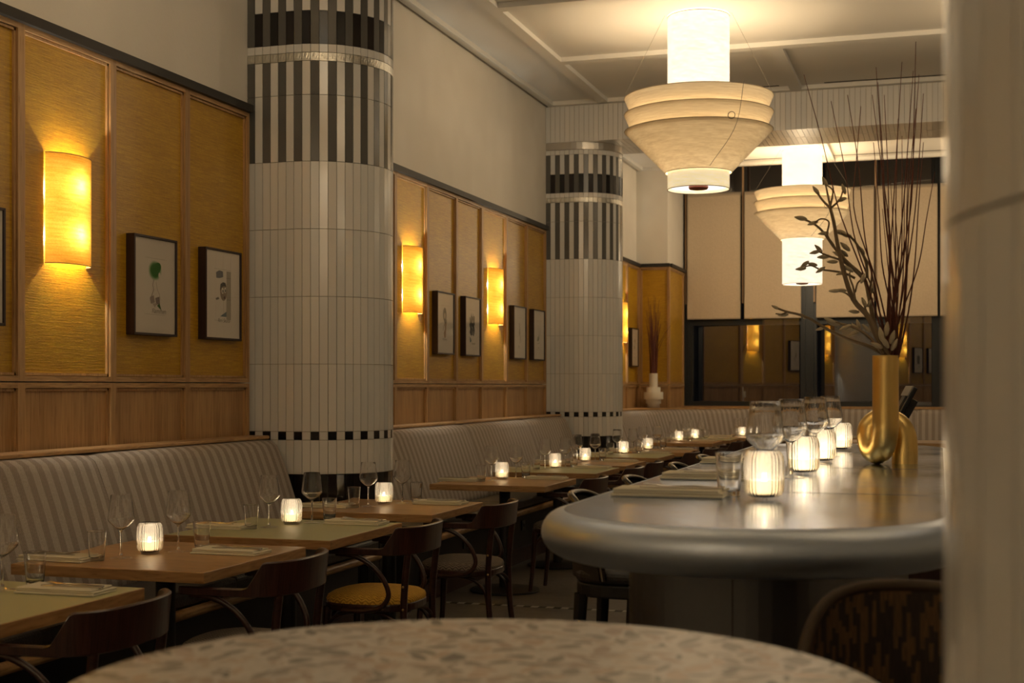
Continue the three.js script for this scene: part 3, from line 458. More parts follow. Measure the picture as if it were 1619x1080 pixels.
/* ---------- dining tables ---------- */
const TOP = 0.75;
function diningTable(label, x, f, olive) {
  const t = thing('dining_table', label, 'table', x, 0, f, 'square tables along the banquettes'), h = 0.4;
  if (olive) {
    mesh('table_top', rb(-h + 0.004, h - 0.004, TOP - 0.012, TOP, -h + 0.004, h - 0.004, 0.0015), M.olive, t);
    mesh('edge_band', merge([rb(-h, h, TOP - 0.04, TOP - 0.001, -h, -h + 0.012, 0.002), rb(-h, h, TOP - 0.04, TOP - 0.001, h - 0.012, h, 0.002), rb(-h, -h + 0.012, TOP - 0.04, TOP - 0.001, -h + 0.012, h - 0.012, 0.002), rb(h - 0.012, h, TOP - 0.04, TOP - 0.001, -h + 0.012, h - 0.012, 0.002), bx(-h + 0.012, h - 0.012, TOP - 0.04, TOP - 0.0125, -h + 0.012, h - 0.012)]), M.oakEdge, t);
  } else mesh('table_top', rb(-h, h, TOP - 0.04, TOP, -h, h, 0.003), M.oakTable, t);
  mesh('spider', merge([bx(-0.26, 0.26, TOP - 0.052, TOP - 0.041, -0.03, 0.03), bx(-0.03, 0.03, TOP - 0.052, TOP - 0.041, -0.26, 0.26)]), M.black, t);
  mesh('column', (() => { const c = new THREE.CylinderGeometry(0.038, 0.038, TOP - 0.07, 24); c.translate(0, (TOP - 0.036) / 2, 0); return c; })(), M.black, t);
  mesh('base_disc', lathe([[0, 0], [0.235, 0], [0.24, 0.006], [0.235, 0.014], [0.06, 0.026], [0.04, 0.03], [0, 0.03]], 48), M.black, t);
  return t;
}
/* ---------- glassware, candles, cutlery: one of each, then copies ---------- */
function flutedLathe(profile, n, amp, seg) { // a lathe whose radius waves n times round
  const g = lathe(profile, seg), p = g.attributes.position;
  for (let i = 0; i < p.count; i++) { const x = p.getX(i), z = p.getZ(i), a = Math.atan2(z, x), k = 1 + amp(p.getY(i)) * Math.cos(a * n); p.setX(i, x * k); p.setZ(i, z * k); }
  g.computeVertexNormals(); return g;
}
const proto = {};
proto.wine = (() => {
  const t = thing('wine_glass', '', 'wine glass', 0, 0, 0, 'stemmed wine glasses');
  const pts = [[0.0035, 0.105], [0.012, 0.110], [0.026, 0.120], [0.041, 0.134], [0.0475, 0.142], [0.0492, 0.148], [0.0485, 0.156], [0.0455, 0.180], [0.041, 0.215], [0.0385, 0.240]];
  const inner = pts.slice(1).reverse().map(([r, y], i) => [Math.max(r - 0.0011, 0.001), y + (i ? 0.0012 : 0)]);
  mesh('bowl', flutedLathe([...pts, ...inner, [0.0001, 0.1115]], 26, (y) => y > 0.125 && y < 0.236 ? 0.003 : 0, 104), M.solidGlass, t);
  mesh('foot', lathe([[0.0001, 0.0002], [0.041, 0.0002], [0.0415, 0.0015], [0.034, 0.003], [0.014, 0.0062], [0.0064, 0.0112]], 40), M.glass, t);
  mesh('stem', lathe([[0.0001, 0.0112], [0.0062, 0.0114], [0.0038, 0.024], [0.0034, 0.06], [0.0036, 0.095], [0.0065, 0.1055], [0.0001, 0.109]], 32), M.solidGlass, t);
  return t;
})();
proto.tumbler = (() => {
  const t = thing('tumbler', '', 'tumbler', 0, 0, 0, 'clear water tumblers');
  mesh('glass_body', lathe([[0.0001, 0], [0.026, 0], [0.0275, 0.002], [0.031, 0.05], [0.0355, 0.109], [0.0362, 0.1105], [0.0345, 0.1108], [0.0338, 0.109], [0.0285, 0.04], [0.026, 0.017], [0.022, 0.013], [0.0001, 0.012]], 40), M.solidGlass, t);
  return t;
})();
proto.candle = (() => {
  const t = thing('candle_jar', '', 'candle', 0, 0, 0, 'ribbed glass candle jars');
  const out = [[0.0001, 0.008], [0.034, 0.008], [0.042, 0.013], [0.047, 0.022], [0.0485, 0.034], [0.0488, 0.065], [0.0485, 0.095], [0.046, 0.108], [0.041, 0.117], [0.0375, 0.121]];
  const inn = out.slice(1).reverse().map(([r, y], i) => [r - 0.0042, Math.max(y, 0.0118) - (i ? 0 : 0)]);
  const jar = mesh('jar', flutedLathe([...out, ...inn, [0.0001, 0.0118]], 30, (y) => y > 0.0125 && y < 0.1205 ? 0.03 : 0, 240), M.ribbed, t);
  mesh('jar_lining', lathe(out.slice(2, 9).map(([r, y]) => [r - 0.0068, y]), 48), M.frosted, jar);
  mesh('foot_ring', lathe([[0.028, 0], [0.034, 0], [0.0355, 0.003], [0.034, 0.0075], [0.028, 0.0075]], 40), M.glass, jar);
  mesh('wax', lathe([[0.0001, 0.0125], [0.0335, 0.0125], [0.0345, 0.016], [0.0345, 0.044], [0.034, 0.048]], 32), M.wax, t);
  mesh('wax_top', lathe([[0.0001, 0.0165], [0.0338, 0.017]], 32), M.waxTop, t);
  mesh('wick', tube([new THREE.Vector3(0, 0.016, 0), new THREE.Vector3(0.001, 0.034, 0)], 0.0008, 3, 5), M.black, t);
  mesh('flame', lathe([[0.0001, 0.032], [0.0035, 0.036], [0.0048, 0.043], [0.0036, 0.053], [0.0015, 0.063], [0.0001, 0.068]], 16), M.flame, t);
  lamp(t, 0, 0.047, 0, CANDLE, 0.004, CANDLELIGHT);
  return t;
})();
function clothSlab(w, d, h, s) { // one fold of soft cloth: rounded, a little uneven
  const g = new RoundedBoxGeometry(w, h, d, 4, h * 0.48), p = g.attributes.position;
  for (let i = 0; i < p.count; i++) { const x = p.getX(i), z = p.getZ(i); p.setY(i, p.getY(i) + 0.0014 * Math.sin(x * 31 + s) * Math.cos(z * 43 + s * 2) + 0.0007 * Math.sin(x * 90 + z * 60 + s)); p.setZ(i, z + 0.0016 * Math.sin(x * 26 + s)); }
  g.computeVertexNormals(); return g;
}
proto.napkin = (() => {
  const t = thing('napkin', '', 'napkin', 0, 0, 0, 'folded cream napkins');
  const a = clothSlab(0.285, 0.135, 0.007, 1); a.translate(0, 0.0047, 0); const b = clothSlab(0.28, 0.13, 0.007, 2.4); b.translate(0.003, 0.011, -0.003); const c = clothSlab(0.268, 0.122, 0.006, 4); c.translate(-0.003, 0.0168, -0.001);
  mesh('cloth_folds', merge([a, b, c]), M.napkin, t);
  return t;
})();
const NAP_H = 0.0212;
function flat(shape, depth) { const g = new THREE.ExtrudeGeometry(shape, { depth, bevelEnabled: true, bevelSize: 0.0005, bevelThickness: 0.0005, bevelSegments: 1, curveSegments: 10 }); g.rotateX(-Math.PI / 2); return g; }
proto.fork = (() => {
  const t = thing('fork', '', 'fork', 0, 0, 0, 'steel dinner forks'), s = new THREE.Shape(), pts = [[0.105, -0.0055], [0.108, 0], [0.105, 0.0055], [0.04, 0.003], [-0.03, 0.003], [-0.045, 0.011], [-0.092, 0.0115], [-0.093, 0.0085], [-0.06, 0.0075], [-0.06, 0.0045], [-0.093, 0.0042], [-0.093, 0.0014], [-0.06, 0.0014], [-0.06, -0.0014], [-0.093, -0.0014], [-0.093, -0.0042], [-0.06, -0.0045], [-0.06, -0.0075], [-0.093, -0.0085], [-0.092, -0.0115], [-0.045, -0.011], [-0.03, -0.003], [0.04, -0.003]];
  pts.forEach(([x, y], i) => i ? s.lineTo(x, y) : s.moveTo(x, y)); const g = flat(s, 0.0016), p = g.attributes.position;
  for (let i = 0; i < p.count; i++) { const x = p.getX(i); p.setY(i, p.getY(i) + (x < -0.02 ? 0.010 * Math.sin(Math.min(1, (-0.02 - x) / 0.075) * 2.6) * (0.35 + 2 * Math.max(0, (-0.05 - x) / 0.05)) * 0.5 : 0.004 * Math.max(0, 1 - Math.abs(x - 0.04) / 0.06))); }
  g.computeVertexNormals(); mesh('fork_body', g, M.cutlery, t); return t;
})();
proto.knife = (() => {
  const t = thing('knife', '', 'knife', 0, 0, 0, 'steel dinner knives'), s = new THREE.Shape(); s.moveTo(0.11, -0.0055); s.quadraticCurveTo(0.117, 0, 0.11, 0.0055); s.lineTo(0.01, 0.0042); s.lineTo(-0.01, 0.0035); s.lineTo(-0.10, 0.0045); s.quadraticCurveTo(-0.112, 0.003, -0.10, -0.006); s.quadraticCurveTo(-0.06, -0.011, -0.012, -0.006); s.lineTo(0.01, -0.0042);
  mesh('knife_body', flat(s, 0.0022), M.cutlery, t); return t;
})();
let used = {};
function put(kind, label, x, y, f, turn = 0, group) { let o; if (used[kind]) o = copy(proto[kind], label, x, y, f); else { o = proto[kind]; o.position.set(x, y, -f); o.userData.label = label; used[kind] = 1; } o.rotation.y = turn; if (group) o.userData.group = group; return o; }
function setting(where, x, y, f, side, o = {}) { // napkin with fork and knife; side: which way the handles point
  const w = rr(-0.03, 0.03); put('napkin', 'folded cream napkin on ' + where, x, y, f, w);
  put('fork', 'steel fork on napkin, ' + where, x + side * 0.02, y + NAP_H, f + 0.018, w + rr(-0.06, 0.06) + (side < 0 ? Math.PI : 0)); put('knife', 'steel knife on napkin, ' + where, x + side * 0.03, y + NAP_H, f - 0.014, w + rr(-0.05, 0.05) + (side < 0 ? Math.PI : 0));
}
// [name, x, f, olive top, shift of the items along the room]
const TABLES = [
  ['second olive table before tall striped pier', -2.85, 3.43, 1, 0.02], ['second oak table before tall striped pier', -2.85, 4.6, 0, -0.10], ['first olive table before tall striped pier', -2.85, 5.63, 1, 0.06], ['oak table beside tall striped pier', -2.85, 6.83, 0, 0],
  ['first oak table after tall striped pier', -2.85, 8.88, 0, 0.07], ['second table after tall striped pier', -2.85, 10.24, 1, 0.04], ['third table after tall striped pier', -2.85, 11.26, 0, 0], ['last olive table before beam pier', -2.84, 12.55, 1, 0.18], ['oak table beside beam pier', -2.78, 13.6, 0, 0.02],
  ['first oak table past beam pier', -2.88, 15.85, 0, -0.05], ['olive table second past beam pier', -2.82, 16.78, 1, -0.2], ['corner table before window banquette', -2.4, 17.6, 0, 0.1], ['window table beyond bar end', -0.75, 17.95, 0, 0],
];
TABLES.forEach(([n, x, f, olive, s], i) => {
  diningTable((olive ? 'square olive topped dining table, ' : 'square oak dining table, ') + n, x, f, olive);
  const y = TOP, on = ' on the ' + n, z = f + s;
  put('tumbler', 'clear tumbler on bench side of the ' + n, x - 0.15, y, z - 0.13); put('wine', 'stemmed wine glass on bench side of the ' + n, x - 0.105, y, z - 0.04);
  put('candle', 'lit ribbed candle jar' + on, x - 0.075 + rr(-0.01, 0.01), y, z + 0.12);
  put('wine', 'stemmed wine glass on aisle side of the ' + n, x - 0.005, y, z + 0.20); put('tumbler', 'clear tumbler on aisle side of the ' + n, x + 0.035, y, z + 0.31);
  setting('aisle side of the ' + n, x + 0.215, y, z + 0.22, 1); setting('bench side of the ' + n, x - 0.30, y, z - 0.15, -1);
});

/* ---------- bentwood armchairs ---------- */
const chairs = {};
function makeChair(gold) {
  const t = thing('armchair', '', 'chair', 0, 0, 0, gold ? 'gold seated bentwood armchairs' : 'grey seated bentwood armchairs'), P = (x, y, f) => V(x, y, f);
  // seat: a squarish round of cloth over a bent rim. The back is towards +x.
  const round = (r, n = 40) => Array.from({ length: n }, (_, k) => { const a = k / n * 6.2832, c = Math.cos(a), s = Math.sin(a), e = 2.9, q = Math.pow(Math.pow(Math.abs(c), e) + Math.pow(Math.abs(s), e), -1 / e); return [r * q * c - 0.005, r * q * s * (1 - 0.05 * c)]; });
  const pad = (() => { const pos = [], idx = [], uv = [], rows = [[1, 0.437], [1.012, 0.449], [0.985, 0.462], [0.90, 0.473], [0.7, 0.482], [0.4, 0.487], [0.001, 0.489]], n = 40; for (const [k, y] of rows) for (const [x, f] of round(0.208 * k)) { pos.push(x, y, -f); uv.push(x, f + y); } for (let r = 0; r + 1 < rows.length; r++) for (let k = 0; k < n; k++) { const a = r * n + k, b = r * n + (k + 1) % n; idx.push(a, b, a + n, a + n, b, b + n); } const g = new THREE.BufferGeometry(); g.setAttribute('position', new THREE.Float32BufferAttribute(pos, 3)); g.setAttribute('uv', new THREE.Float32BufferAttribute(uv, 2)); g.setIndex(idx); g.computeVertexNormals(); return g; })();
  mesh('seat_pad', pad, gold ? M.seatGold : M.seatGrey, t);
  mesh('seat_frame', slab(round(0.212), 0.402, 0.438, 0.008), M.chair, t);
  // arm and back in one bent board: low over the arms, tall behind, with a cut corner between
  const n = 80, sec = []; for (let k = 0; k <= n; k++) {
    const q = k / n * 2 - 1, aq = Math.abs(q), sgn = Math.sign(q) || 1; let x, f;
    if (aq > 0.48) { const w = (aq - 0.48) / 0.52; x = 0.10 - 0.235 * w; f = sgn * (0.248 + 0.004 * Math.sin(w * 3)); }
    else { const a = aq / 0.48 * Math.PI / 2; x = 0.10 + 0.155 * Math.cos(a) ** 0.75; f = sgn * 0.248 * Math.sin(a) ** 0.8; }
    const w = Math.min(1, Math.max(0, (0.455 - aq) / 0.085)); sec.push([x, f, 0.662, 0.692 + 0.093 * w]);
  }
  const board = (() => { const pos = [], idx = []; for (let k = 0; k <= n; k++) { const a = sec[Math.max(0, k - 1)], b = sec[Math.min(n, k + 1)], dx = b[0] - a[0], df = b[1] - a[1], L = Math.hypot(dx, df), nx = df / L, nf = -dx / L, [x, f, y0, y1] = sec[k], h = k === 0 || k === n ? 0.008 : (Math.abs(k / n * 2 - 1) > 0.45 ? 0.0135 : 0.0105), lean = 0.35; for (const [o, y] of [[-h, y0 + 0.004], [-h, y1 - 0.004], [-h * 0.5, y1], [h * 0.5, y1], [h, y1 - 0.004], [h, y0 + 0.004], [h * 0.5, y0], [-h * 0.5, y0]]) pos.push(x + nx * o + (x > 0.1 ? (y - 0.66) * 0.10 : 0), y, -(f + nf * o)); } for (let k = 0; k < n; k++) for (let j = 0; j < 8; j++) { const a = k * 8 + j, b = k * 8 + (j + 1) % 8; idx.push(a, a + 8, b, b, a + 8, b + 8); } for (const [s, fl] of [[0, 1], [n * 8, 0]]) for (let j = 1; j < 7; j++) idx.push(...(fl ? [s, s + j, s + j + 1] : [s, s + j + 1, s + j])); const g = new THREE.BufferGeometry(); g.setAttribute('position', new THREE.Float32BufferAttribute(pos, 3)); g.setIndex(idx); const h = g.toNonIndexed(); h.computeVertexNormals(); return uvBox(h); })();
  mesh('back_and_arm_board', board, M.chair, t);
  for (const s of [-1, 1]) {
    const rear = mesh('rear_leg', taper([P(0.235, 0, s * 0.185), P(0.205, 0.2, s * 0.180), P(0.196, 0.42, s * 0.176), P(0.205, 0.56, s * 0.178), P(0.222, 0.70, s * 0.180)], 0.0165, 0.0155, 20, 10), M.chair, t);
    mesh('front_leg', taper([P(-0.205, 0, s * 0.185), P(-0.185, 0.2, s * 0.175), P(-0.175, 0.415, s * 0.165)], 0.013, 0.019, 12, 10), M.chair, t);
    mesh('arm_hoop', tube([P(-0.095, 0.664, s * 0.245), P(0.0, 0.652, s * 0.243), P(0.075, 0.61, s * 0.236), P(0.125, 0.545, s * 0.224), P(0.140, 0.48, s * 0.216), P(0.105, 0.432, s * 0.216), P(0.03, 0.412, s * 0.220), P(-0.08, 0.408, s * 0.218)], 0.0115, 40, 8), M.chair, t);
    mesh('side_brace', tube([P(-0.185, 0.24, s * 0.172), P(-0.165, 0.34, s * 0.17), P(-0.09, 0.392, s * 0.168), P(0.09, 0.392, s * 0.168), P(0.17, 0.34, s * 0.172), P(0.196, 0.24, s * 0.178)], 0.0095, 28, 8), M.chair, t);
    for (const y of [0.42, 0.52]) { const g = new THREE.SphereGeometry(0.006, 10, 8); g.translate(0.2, y, -s * 0.196); mesh('screw', g, M.screw, rear); }
  }
  for (const [x, w] of [[-0.18, 0.168], [0.2, 0.176]]) mesh('cross_brace', tube([P(x, 0.24, -w), P(x * 0.98, 0.34, -w * 0.95), P(x * 0.9, 0.392, -w * 0.5), P(x * 0.9, 0.392, w * 0.5), P(x * 0.98, 0.34, w * 0.95), P(x, 0.24, w)], 0.0095, 28, 8), M.chair, t);
  return t;
}
function chair(gold, label, x, f, turn = 0) { const k = gold ? 'gold' : 'grey'; let o; if (!chairs[k]) { o = chairs[k] = makeChair(gold); o.position.set(x, 0, -f); o.userData.label = label; } else o = copy(chairs[k], label, x, 0, f); o.rotation.y = turn; return o; }
[[0, 3.40, 0.02], [0, 4.50, 0.02], [1, 5.73, 0], [0, 6.90, 0], [0, 9.0, 0], [0, 10.2, 0.03], [0, 10.98, 0.05], [1, 12.75, 0], [0, 13.55, 0], [0, 15.35, 0], [0, 16.6, 0]].forEach(([g, f, turn], i) => chair(g, 'dark bentwood armchair with ' + (g ? 'gold' : 'grey') + ' seat at the ' + TABLES[i][0], -2.445 + (i > 7 ? 0.05 : 0), f, turn));
chair(0, 'dark bentwood armchair at the corner table before the window banquette', -1.99, 17.62, 0);
chair(0, 'dark bentwood armchair at the window table beyond the bar end', -0.72, 17.3, Math.PI / 2);

/* ---------- the zinc bar ---------- */
const BAR = 1.122, BX = -0.41, BR = 0.42, B0 = 3.09, B1 = 6.42;
{
  const t = thing('bar_counter', 'long zinc topped bar counter with a thick round nosed edge', 'bar');
  const plan = (r, n = 40) => { const o = []; for (let k = 0; k <= n; k++) { const a = Math.PI + Math.PI * k / n; o.push([BX + r * Math.cos(a), B0 + r * Math.sin(a)]); } for (let k = 0; k <= n; k++) { const a = Math.PI * k / n; o.push([BX + r * Math.cos(a), B1 + r * Math.sin(a)]); } return o; };
  mesh('bar_top', slab(plan(BR), BAR - 0.1, BAR), M.zinc, t);
  // half round nosing swept round the top
  const pos = [], uv = [], idx = [], m = 14, P0 = plan(BR), N = P0.length; let run = 0;
  for (let k = 0; k <= N; k++) {
    const p = P0[k % N], q = P0[(k + 1) % N], o = P0[(k - 1 + N) % N]; const dx = q[0] - o[0], df = q[1] - o[1], L = Math.hypot(dx, df) || 1, nx = df / L, nf = -dx / L; if (k) run += Math.hypot(p[0] - P0[(k - 1) % N][0], p[1] - P0[(k - 1) % N][1]);
    for (let j = 0; j <= m; j++) { const a = Math.PI / 2 - Math.PI * j / m; pos.push(p[0] + nx * 0.052 * Math.cos(a), BAR - 0.05 + 0.0495 * Math.sin(a), -(p[1] + nf * 0.052 * Math.cos(a))); uv.push(run, j * 0.011); }
  }
  for (let k = 0; k < N; k++) for (let j = 0; j < m; j++) { const a = k * (m + 1) + j, b = a + m + 1; idx.push(a, a + 1, b, b, a + 1, b + 1); }
  const g = new THREE.BufferGeometry(); g.setAttribute('position', new THREE.Float32BufferAttribute(pos, 3)); g.setAttribute('uv', new THREE.Float32BufferAttribute(uv, 2)); g.setIndex(idx); g.computeVertexNormals();
  mesh('nosing', g, M.zincNose, t);
  mesh('base', slab(plan(0.272, 32), 0.1, BAR - 0.1), M.zincBase, t);
  mesh('seam_strip', merge([bx(BX - 0.0012, BX + 0.0012, 0.1, BAR - 0.1, B0 - 0.274, B0 - 0.27)]), M.black, t);
  mesh('plinth', slab(plan(0.23, 32), 0, 0.1), M.black, t);
  for (const f of [3.62, 4.75, 5.9]) mesh('sheet_joint', bx(BX - BR, BX + BR, BAR, BAR + 0.0006, f, f + 0.0022), M.zincBase, t);
}
{
  const seats = ['nearest the rounded bar end', 'second from the rounded bar end', 'third from the rounded bar end', 'fourth from the rounded bar end'];
  [[3.37, 3.53], [4.38, 4.2], [5.09, 4.98], [6.04, 5.55]].forEach(([c, g], i) => {
    const w = 'at the bar seat ' + seats[i];
    put('candle', 'lit ribbed candle jar on the bar, ' + seats[i], -0.413, BAR, c); put('wine', 'stemmed wine glass ' + w, [-0.43, -0.433, -0.43, -0.42][i], BAR, g);
    if (i < 3) { const f = [3.42, 4.08, 4.94][i]; setting(w.replace('at the ', 'the '), [-0.655, -0.66, -0.685][i], BAR, f, 1); put('tumbler', 'clear tumbler ' + w, [-0.512, -0.50, -0.50][i], BAR, f + 0.04); }
  });
}
/* ---------- bar stools ---------- */
let stool0;
function stool(label, x, f, turn, zinc) {
  if (stool0 && zinc) { const o = copy(stool0, label, x, 0, f); o.rotation.y = turn; return o; }
  const t = thing('bar_stool', label, 'bar stool', x, 0, f, zinc ? 'bar stools along the zinc bar' : undefined), P = V; t.rotation.y = turn; // the back is towards -x, the sitter looks to +x
  const sq = (r) => Array.from({ length: 32 }, (_, k) => { const a = k / 32 * 6.2832, c = Math.cos(a), s = Math.sin(a), q = Math.pow(Math.abs(c) ** 3 + Math.abs(s) ** 3, -1 / 3); return [r * q * c, r * q * s]; });
  mesh('seat_pad', slab(sq(0.205), 0.735, 0.785, 0.02), M.leather, t); mesh('seat_frame', slab(sq(0.2), 0.69, 0.735, 0.006), M.black, t);
  for (const sx of [-1, 1]) for (const sf of [-1, 1]) mesh('leg', taper([P(sx * 0.2, 0, sf * 0.2), P(sx * 0.175, 0.4, sf * 0.175), P(sx * 0.16, 0.7, sf * 0.16)], 0.014, 0.024, 8, 8), M.black, t);
  mesh('footrest', tube([P(0.18, 0.27, -0.18), P(0.18, 0.27, 0.18), P(-0.18, 0.27, 0.18), P(-0.18, 0.27, -0.18)], 0.009, 40, 8, true), M.black, t);
  // bent hoop round the back, with a woven panel in it
  const arc = (q, y) => { const a = q * 1.25; return P(-0.225 * Math.cos(a) * (1 + (y - 0.78) * 0.12), y, 0.225 * Math.sin(a)); };
  const hoop = []; for (let k = 0; k <= 24; k++) { const q = k / 24 * 2 - 1; hoop.push(arc(q, 0.75 + 0.275 * Math.pow(1 - Math.pow(Math.abs(q), 3.2), 0.55))); }
  mesh('back_hoop', tube(hoop, zinc ? 0.0125 : 0.012, 64, 10), zinc ? M.stoolFrame : M.rattanRim, t);
  const pos = [], uv = [], idx = [], nU = 28, nV = 10; for (let i = 0; i <= nU; i++) for (let j = 0; j <= nV; j++) { const q = (i / nU * 2 - 1) * 0.97, top = 0.75 + 0.268 * Math.pow(1 - Math.pow(Math.abs(q), 3.2), 0.55), y = 0.75 + (top - 0.75) * j / nV, p = arc(q, y); pos.push(p.x, p.y, p.z); uv.push(q * 0.28, y); }
  for (let i = 0; i < nU; i++) for (let j = 0; j < nV; j++) { const a = i * (nV + 1) + j, b = a + nV + 1; idx.push(a, b, a + 1, b, b + 1, a + 1); }
  const g = new THREE.BufferGeometry(); g.setAttribute('position', new THREE.Float32BufferAttribute(pos, 3)); g.setAttribute('uv', new THREE.Float32BufferAttribute(uv, 2)); g.setIndex(idx); g.computeVertexNormals();
  const in_ = g.clone(); in_.scale(0.975, 1, 0.975); mesh('woven_back', merge([g, in_]), zinc ? M.rattanDark : M.rattan, t);
  if (zinc) stool0 = t; return t;
}
stool('bar stool with shiny hooped back, first along the bar from its rounded end', -1.0, 4.62, 0, true);
stool('bar stool with shiny hooped back, second along the bar', -1.0, 5.46, 0, true);
stool('bar stool with shiny hooped back, third along the bar', -1.0, 6.45, 0, true);
stool('bar stool with shiny hooped back, last beyond the end of the bar', -1.0, 7.22, 0, true);
stool('rattan backed bar stool between the terrazzo table and the tiled pier', -0.02, 2.44, -1.35, false);

/* ---------- round terrazzo table ---------- */
{
  const t = thing('terrazzo_table', 'high round table with a speckled terrazzo top', 'table', -0.515, 0, 1.485);
  const g = lathe([[0.0001, 1.018], [0.478, 1.018], [0.484, 1.022], [0.486, 1.034], [0.484, 1.046], [0.478, 1.05], [0.0001, 1.05]], 96); mesh('table_top', uvBox(g), M.terrazzo, t);
  mesh('column', (() => { const c = new THREE.CylinderGeometry(0.04, 0.04, 1.0, 24); c.translate(0, 0.515, 0); return c; })(), M.black, t); mesh('base_disc', lathe([[0, 0], [0.26, 0], [0.265, 0.008], [0.06, 0.022], [0, 0.022]], 48), M.black, t);
}

/* ---------- brass vase with twigs and magnolia ---------- */
{
  const vx = -0.186, vf = 5.0, t = thing('brass_vase', 'polished brass vase shaped as a looped thick tube', 'vase', vx, BAR, vf); t.rotation.y = YAW;
  const p = (x, y, f) => V(x, y, f), r = 0.0455;
  const path = [p(0, 0.385, 0), p(0, 0.30, 0), p(0, 0.20, 0), p(0, 0.12, 0.002), p(-0.005, 0.069, 0.016), p(-0.014, 0.0455, 0.048), p(-0.024, 0.055, 0.084), p(-0.029, 0.092, 0.103), p(-0.022, 0.128, 0.108), p(0.004, 0.150, 0.106), p(0.038, 0.151, 0.098), p(0.070, 0.132, 0.086), p(0.086, 0.096, 0.076), p(0.089, 0.05, 0.072), p(0.089, 0.002, 0.072)];
  mesh('tube_body', tube(path, r, 160, 40), M.brass, t);
  mesh('mouth_rim', (() => { const g = new THREE.TorusGeometry(r - 0.0015, 0.0022, 8, 40); g.rotateX(Math.PI / 2); g.translate(0, 0.386, 0); return g; })(), M.brass, t);
  mesh('mouth_lining', lathe([[0.0001, 0.34], [0.042, 0.34], [0.0425, 0.385]], 32), M.black, t);
  mesh('foot_end', (() => { const g = new THREE.CylinderGeometry(r, r, 0.002, 40); g.translate(0.089, 0.001, -0.072); return g; })(), M.brass, t);
  // pixel in the photograph -> point on the upright plane through the vase that faces the camera
  const at = (px, py, depth = 0) => { const d = 4.825 + depth, rgt = (px - 809.5) / FOCAL * d, y = 1.4 - (py - 611) / FOCAL * d, c = Math.cos(YAW), s = Math.sin(YAW); return new THREE.Vector3(-s * d + c * rgt, y, -(c * d + s * rgt)); };
  const tw = thing('red_twigs', 'bundle of thin red brown twigs standing in the brass vase', 'twigs');
  const tips = [[1448, 66, 1440, 330, 0], [1444, 112, 1428, 330, 0.05], [1271, 118, 1326, 330, -0.05], [1314, 160, 1352, 380, 0.06], [1361, 168, 1350, 330, 0], [1385, 106, 1398, 330, 0.08], [1388, 130, 1402, 360, -0.07], [1426, 98, 1412, 330, 0.03], [1379, 150, 1408, 380, 0.1], [1398, 150, 1406, 420, -0.1], [1460, 148, 1445, 350, 0.06], [1420, 188, 1416, 400, -0.04], [1381, 225, 1395, 420, 0.02], [1453, 118, 1436, 380, -0.08], [1448, 172, 1430, 400, 0.1], [1478, 272, 1452, 420, 0], [1408, 285, 1416, 440, 0.05], [1415, 330, 1420, 460, -0.06], [1395, 330, 1408, 460, 0.07], [1436, 250, 1432, 430, 0.02], [1460, 225, 1446, 420, -0.03], [1426, 215, 1424, 420, 0.09], [1340, 150, 1368, 380, -0.02], [1402, 330, 1412, 470, 0.03], [1430, 300, 1427, 450, -0.09]];
  tips.forEach(([a, b, c, d, z], k) => { const base = at(1400 + (k % 7) * 3.4, 566, z * 0.25); mesh('twig', taper([base, at(1404 + (k % 7) * 2.6 + (c - 1410) * 0.62 * (566 - (566 + d) / 2) / (566 - d) * 1.5, (566 + d) / 2, z * 0.5), at(c, d, z * 0.8), at((a + c) / 2 + rr(-2, 2) + (c - a) * 0.06, (b + d) / 2, z), at(a, b, z * 1.1)], 0.0034, 0.0011, 18, 5), M.redTwig, tw); });
  const mg = thing('magnolia_branches', 'budding magnolia branches leaning left from the brass vase', 'branches');
  const br = (pts, r0, r1, z = 0, z1 = 0) => mesh('branch', taper(pts.map(([a, b], i) => at(a, b, z + (z1 - z) * i / (pts.length - 1))), r0 * 1.2, r1 * 1.25, 24, 7), M.bark, mg);
  const bud = (a, b, dx, dy, z = 0, s = 1) => { const g = new THREE.SphereGeometry(1, 12, 10); g.scale(0.0075 * s, 0.020 * s, 0.0075 * s); const q = g.attributes.position; for (let i = 0; i < q.count; i++) { const k = q.getY(i) / (0.02 * s); const w = 1 - 0.45 * Math.max(0, k); q.setX(i, q.getX(i) * w); q.setZ(i, q.getZ(i) * w); } g.computeVertexNormals(); const o = mesh('bud', g, M.bud, mg); o.position.copy(at(a, b, z)); const A = at(a + dx, b + dy, z).sub(at(a, b, z)).normalize(); o.quaternion.setFromUnitVectors(new THREE.Vector3(0, 1, 0), A); };
  br([[1404, 562], [1388, 535], [1372, 500], [1350, 475], [1334, 430], [1324, 385], [1318, 350], [1313, 330]], 0.0095, 0.0045, -0.02, -0.05);
  br([[1313, 330], [1300, 316], [1291, 303]], 0.004, 0.0025, -0.05); br([[1313, 328], [1308, 305], [1305, 290]], 0.004, 0.002, -0.05); br([[1313, 330], [1328, 315], [1333, 300]], 0.0035, 0.002, -0.05); br([[1313, 325], [1316, 310], [1316, 300], [1308, 293]], 0.003, 0.002, -0.05);
  br([[1400, 560], [1384, 520], [1374, 470], [1366, 440], [1340, 415], [1318, 390], [1300, 365], [1285, 353], [1268, 346]], 0.008, 0.0028, 0.0, 0.03);
  br([[1371, 440], [1369, 415], [1360, 395], [1345, 375], [1330, 369]], 0.0048, 0.0028, 0.02);
  br([[1374, 465], [1378, 430], [1364, 400]], 0.004, 0.002, 0.03);
  br([[1364, 440], [1348, 425], [1330, 412], [1310, 405], [1295, 398]], 0.0045, 0.0025, 0.02, 0.05);
  br([[1352, 440], [1335, 432], [1312, 428], [1297, 426], [1282, 420], [1272, 422]], 0.004, 0.002, 0.02, 0.04);
  br([[1318, 388], [1308, 372], [1310, 350], [1298, 346], [1288, 352]], 0.0035, 0.002, -0.03);
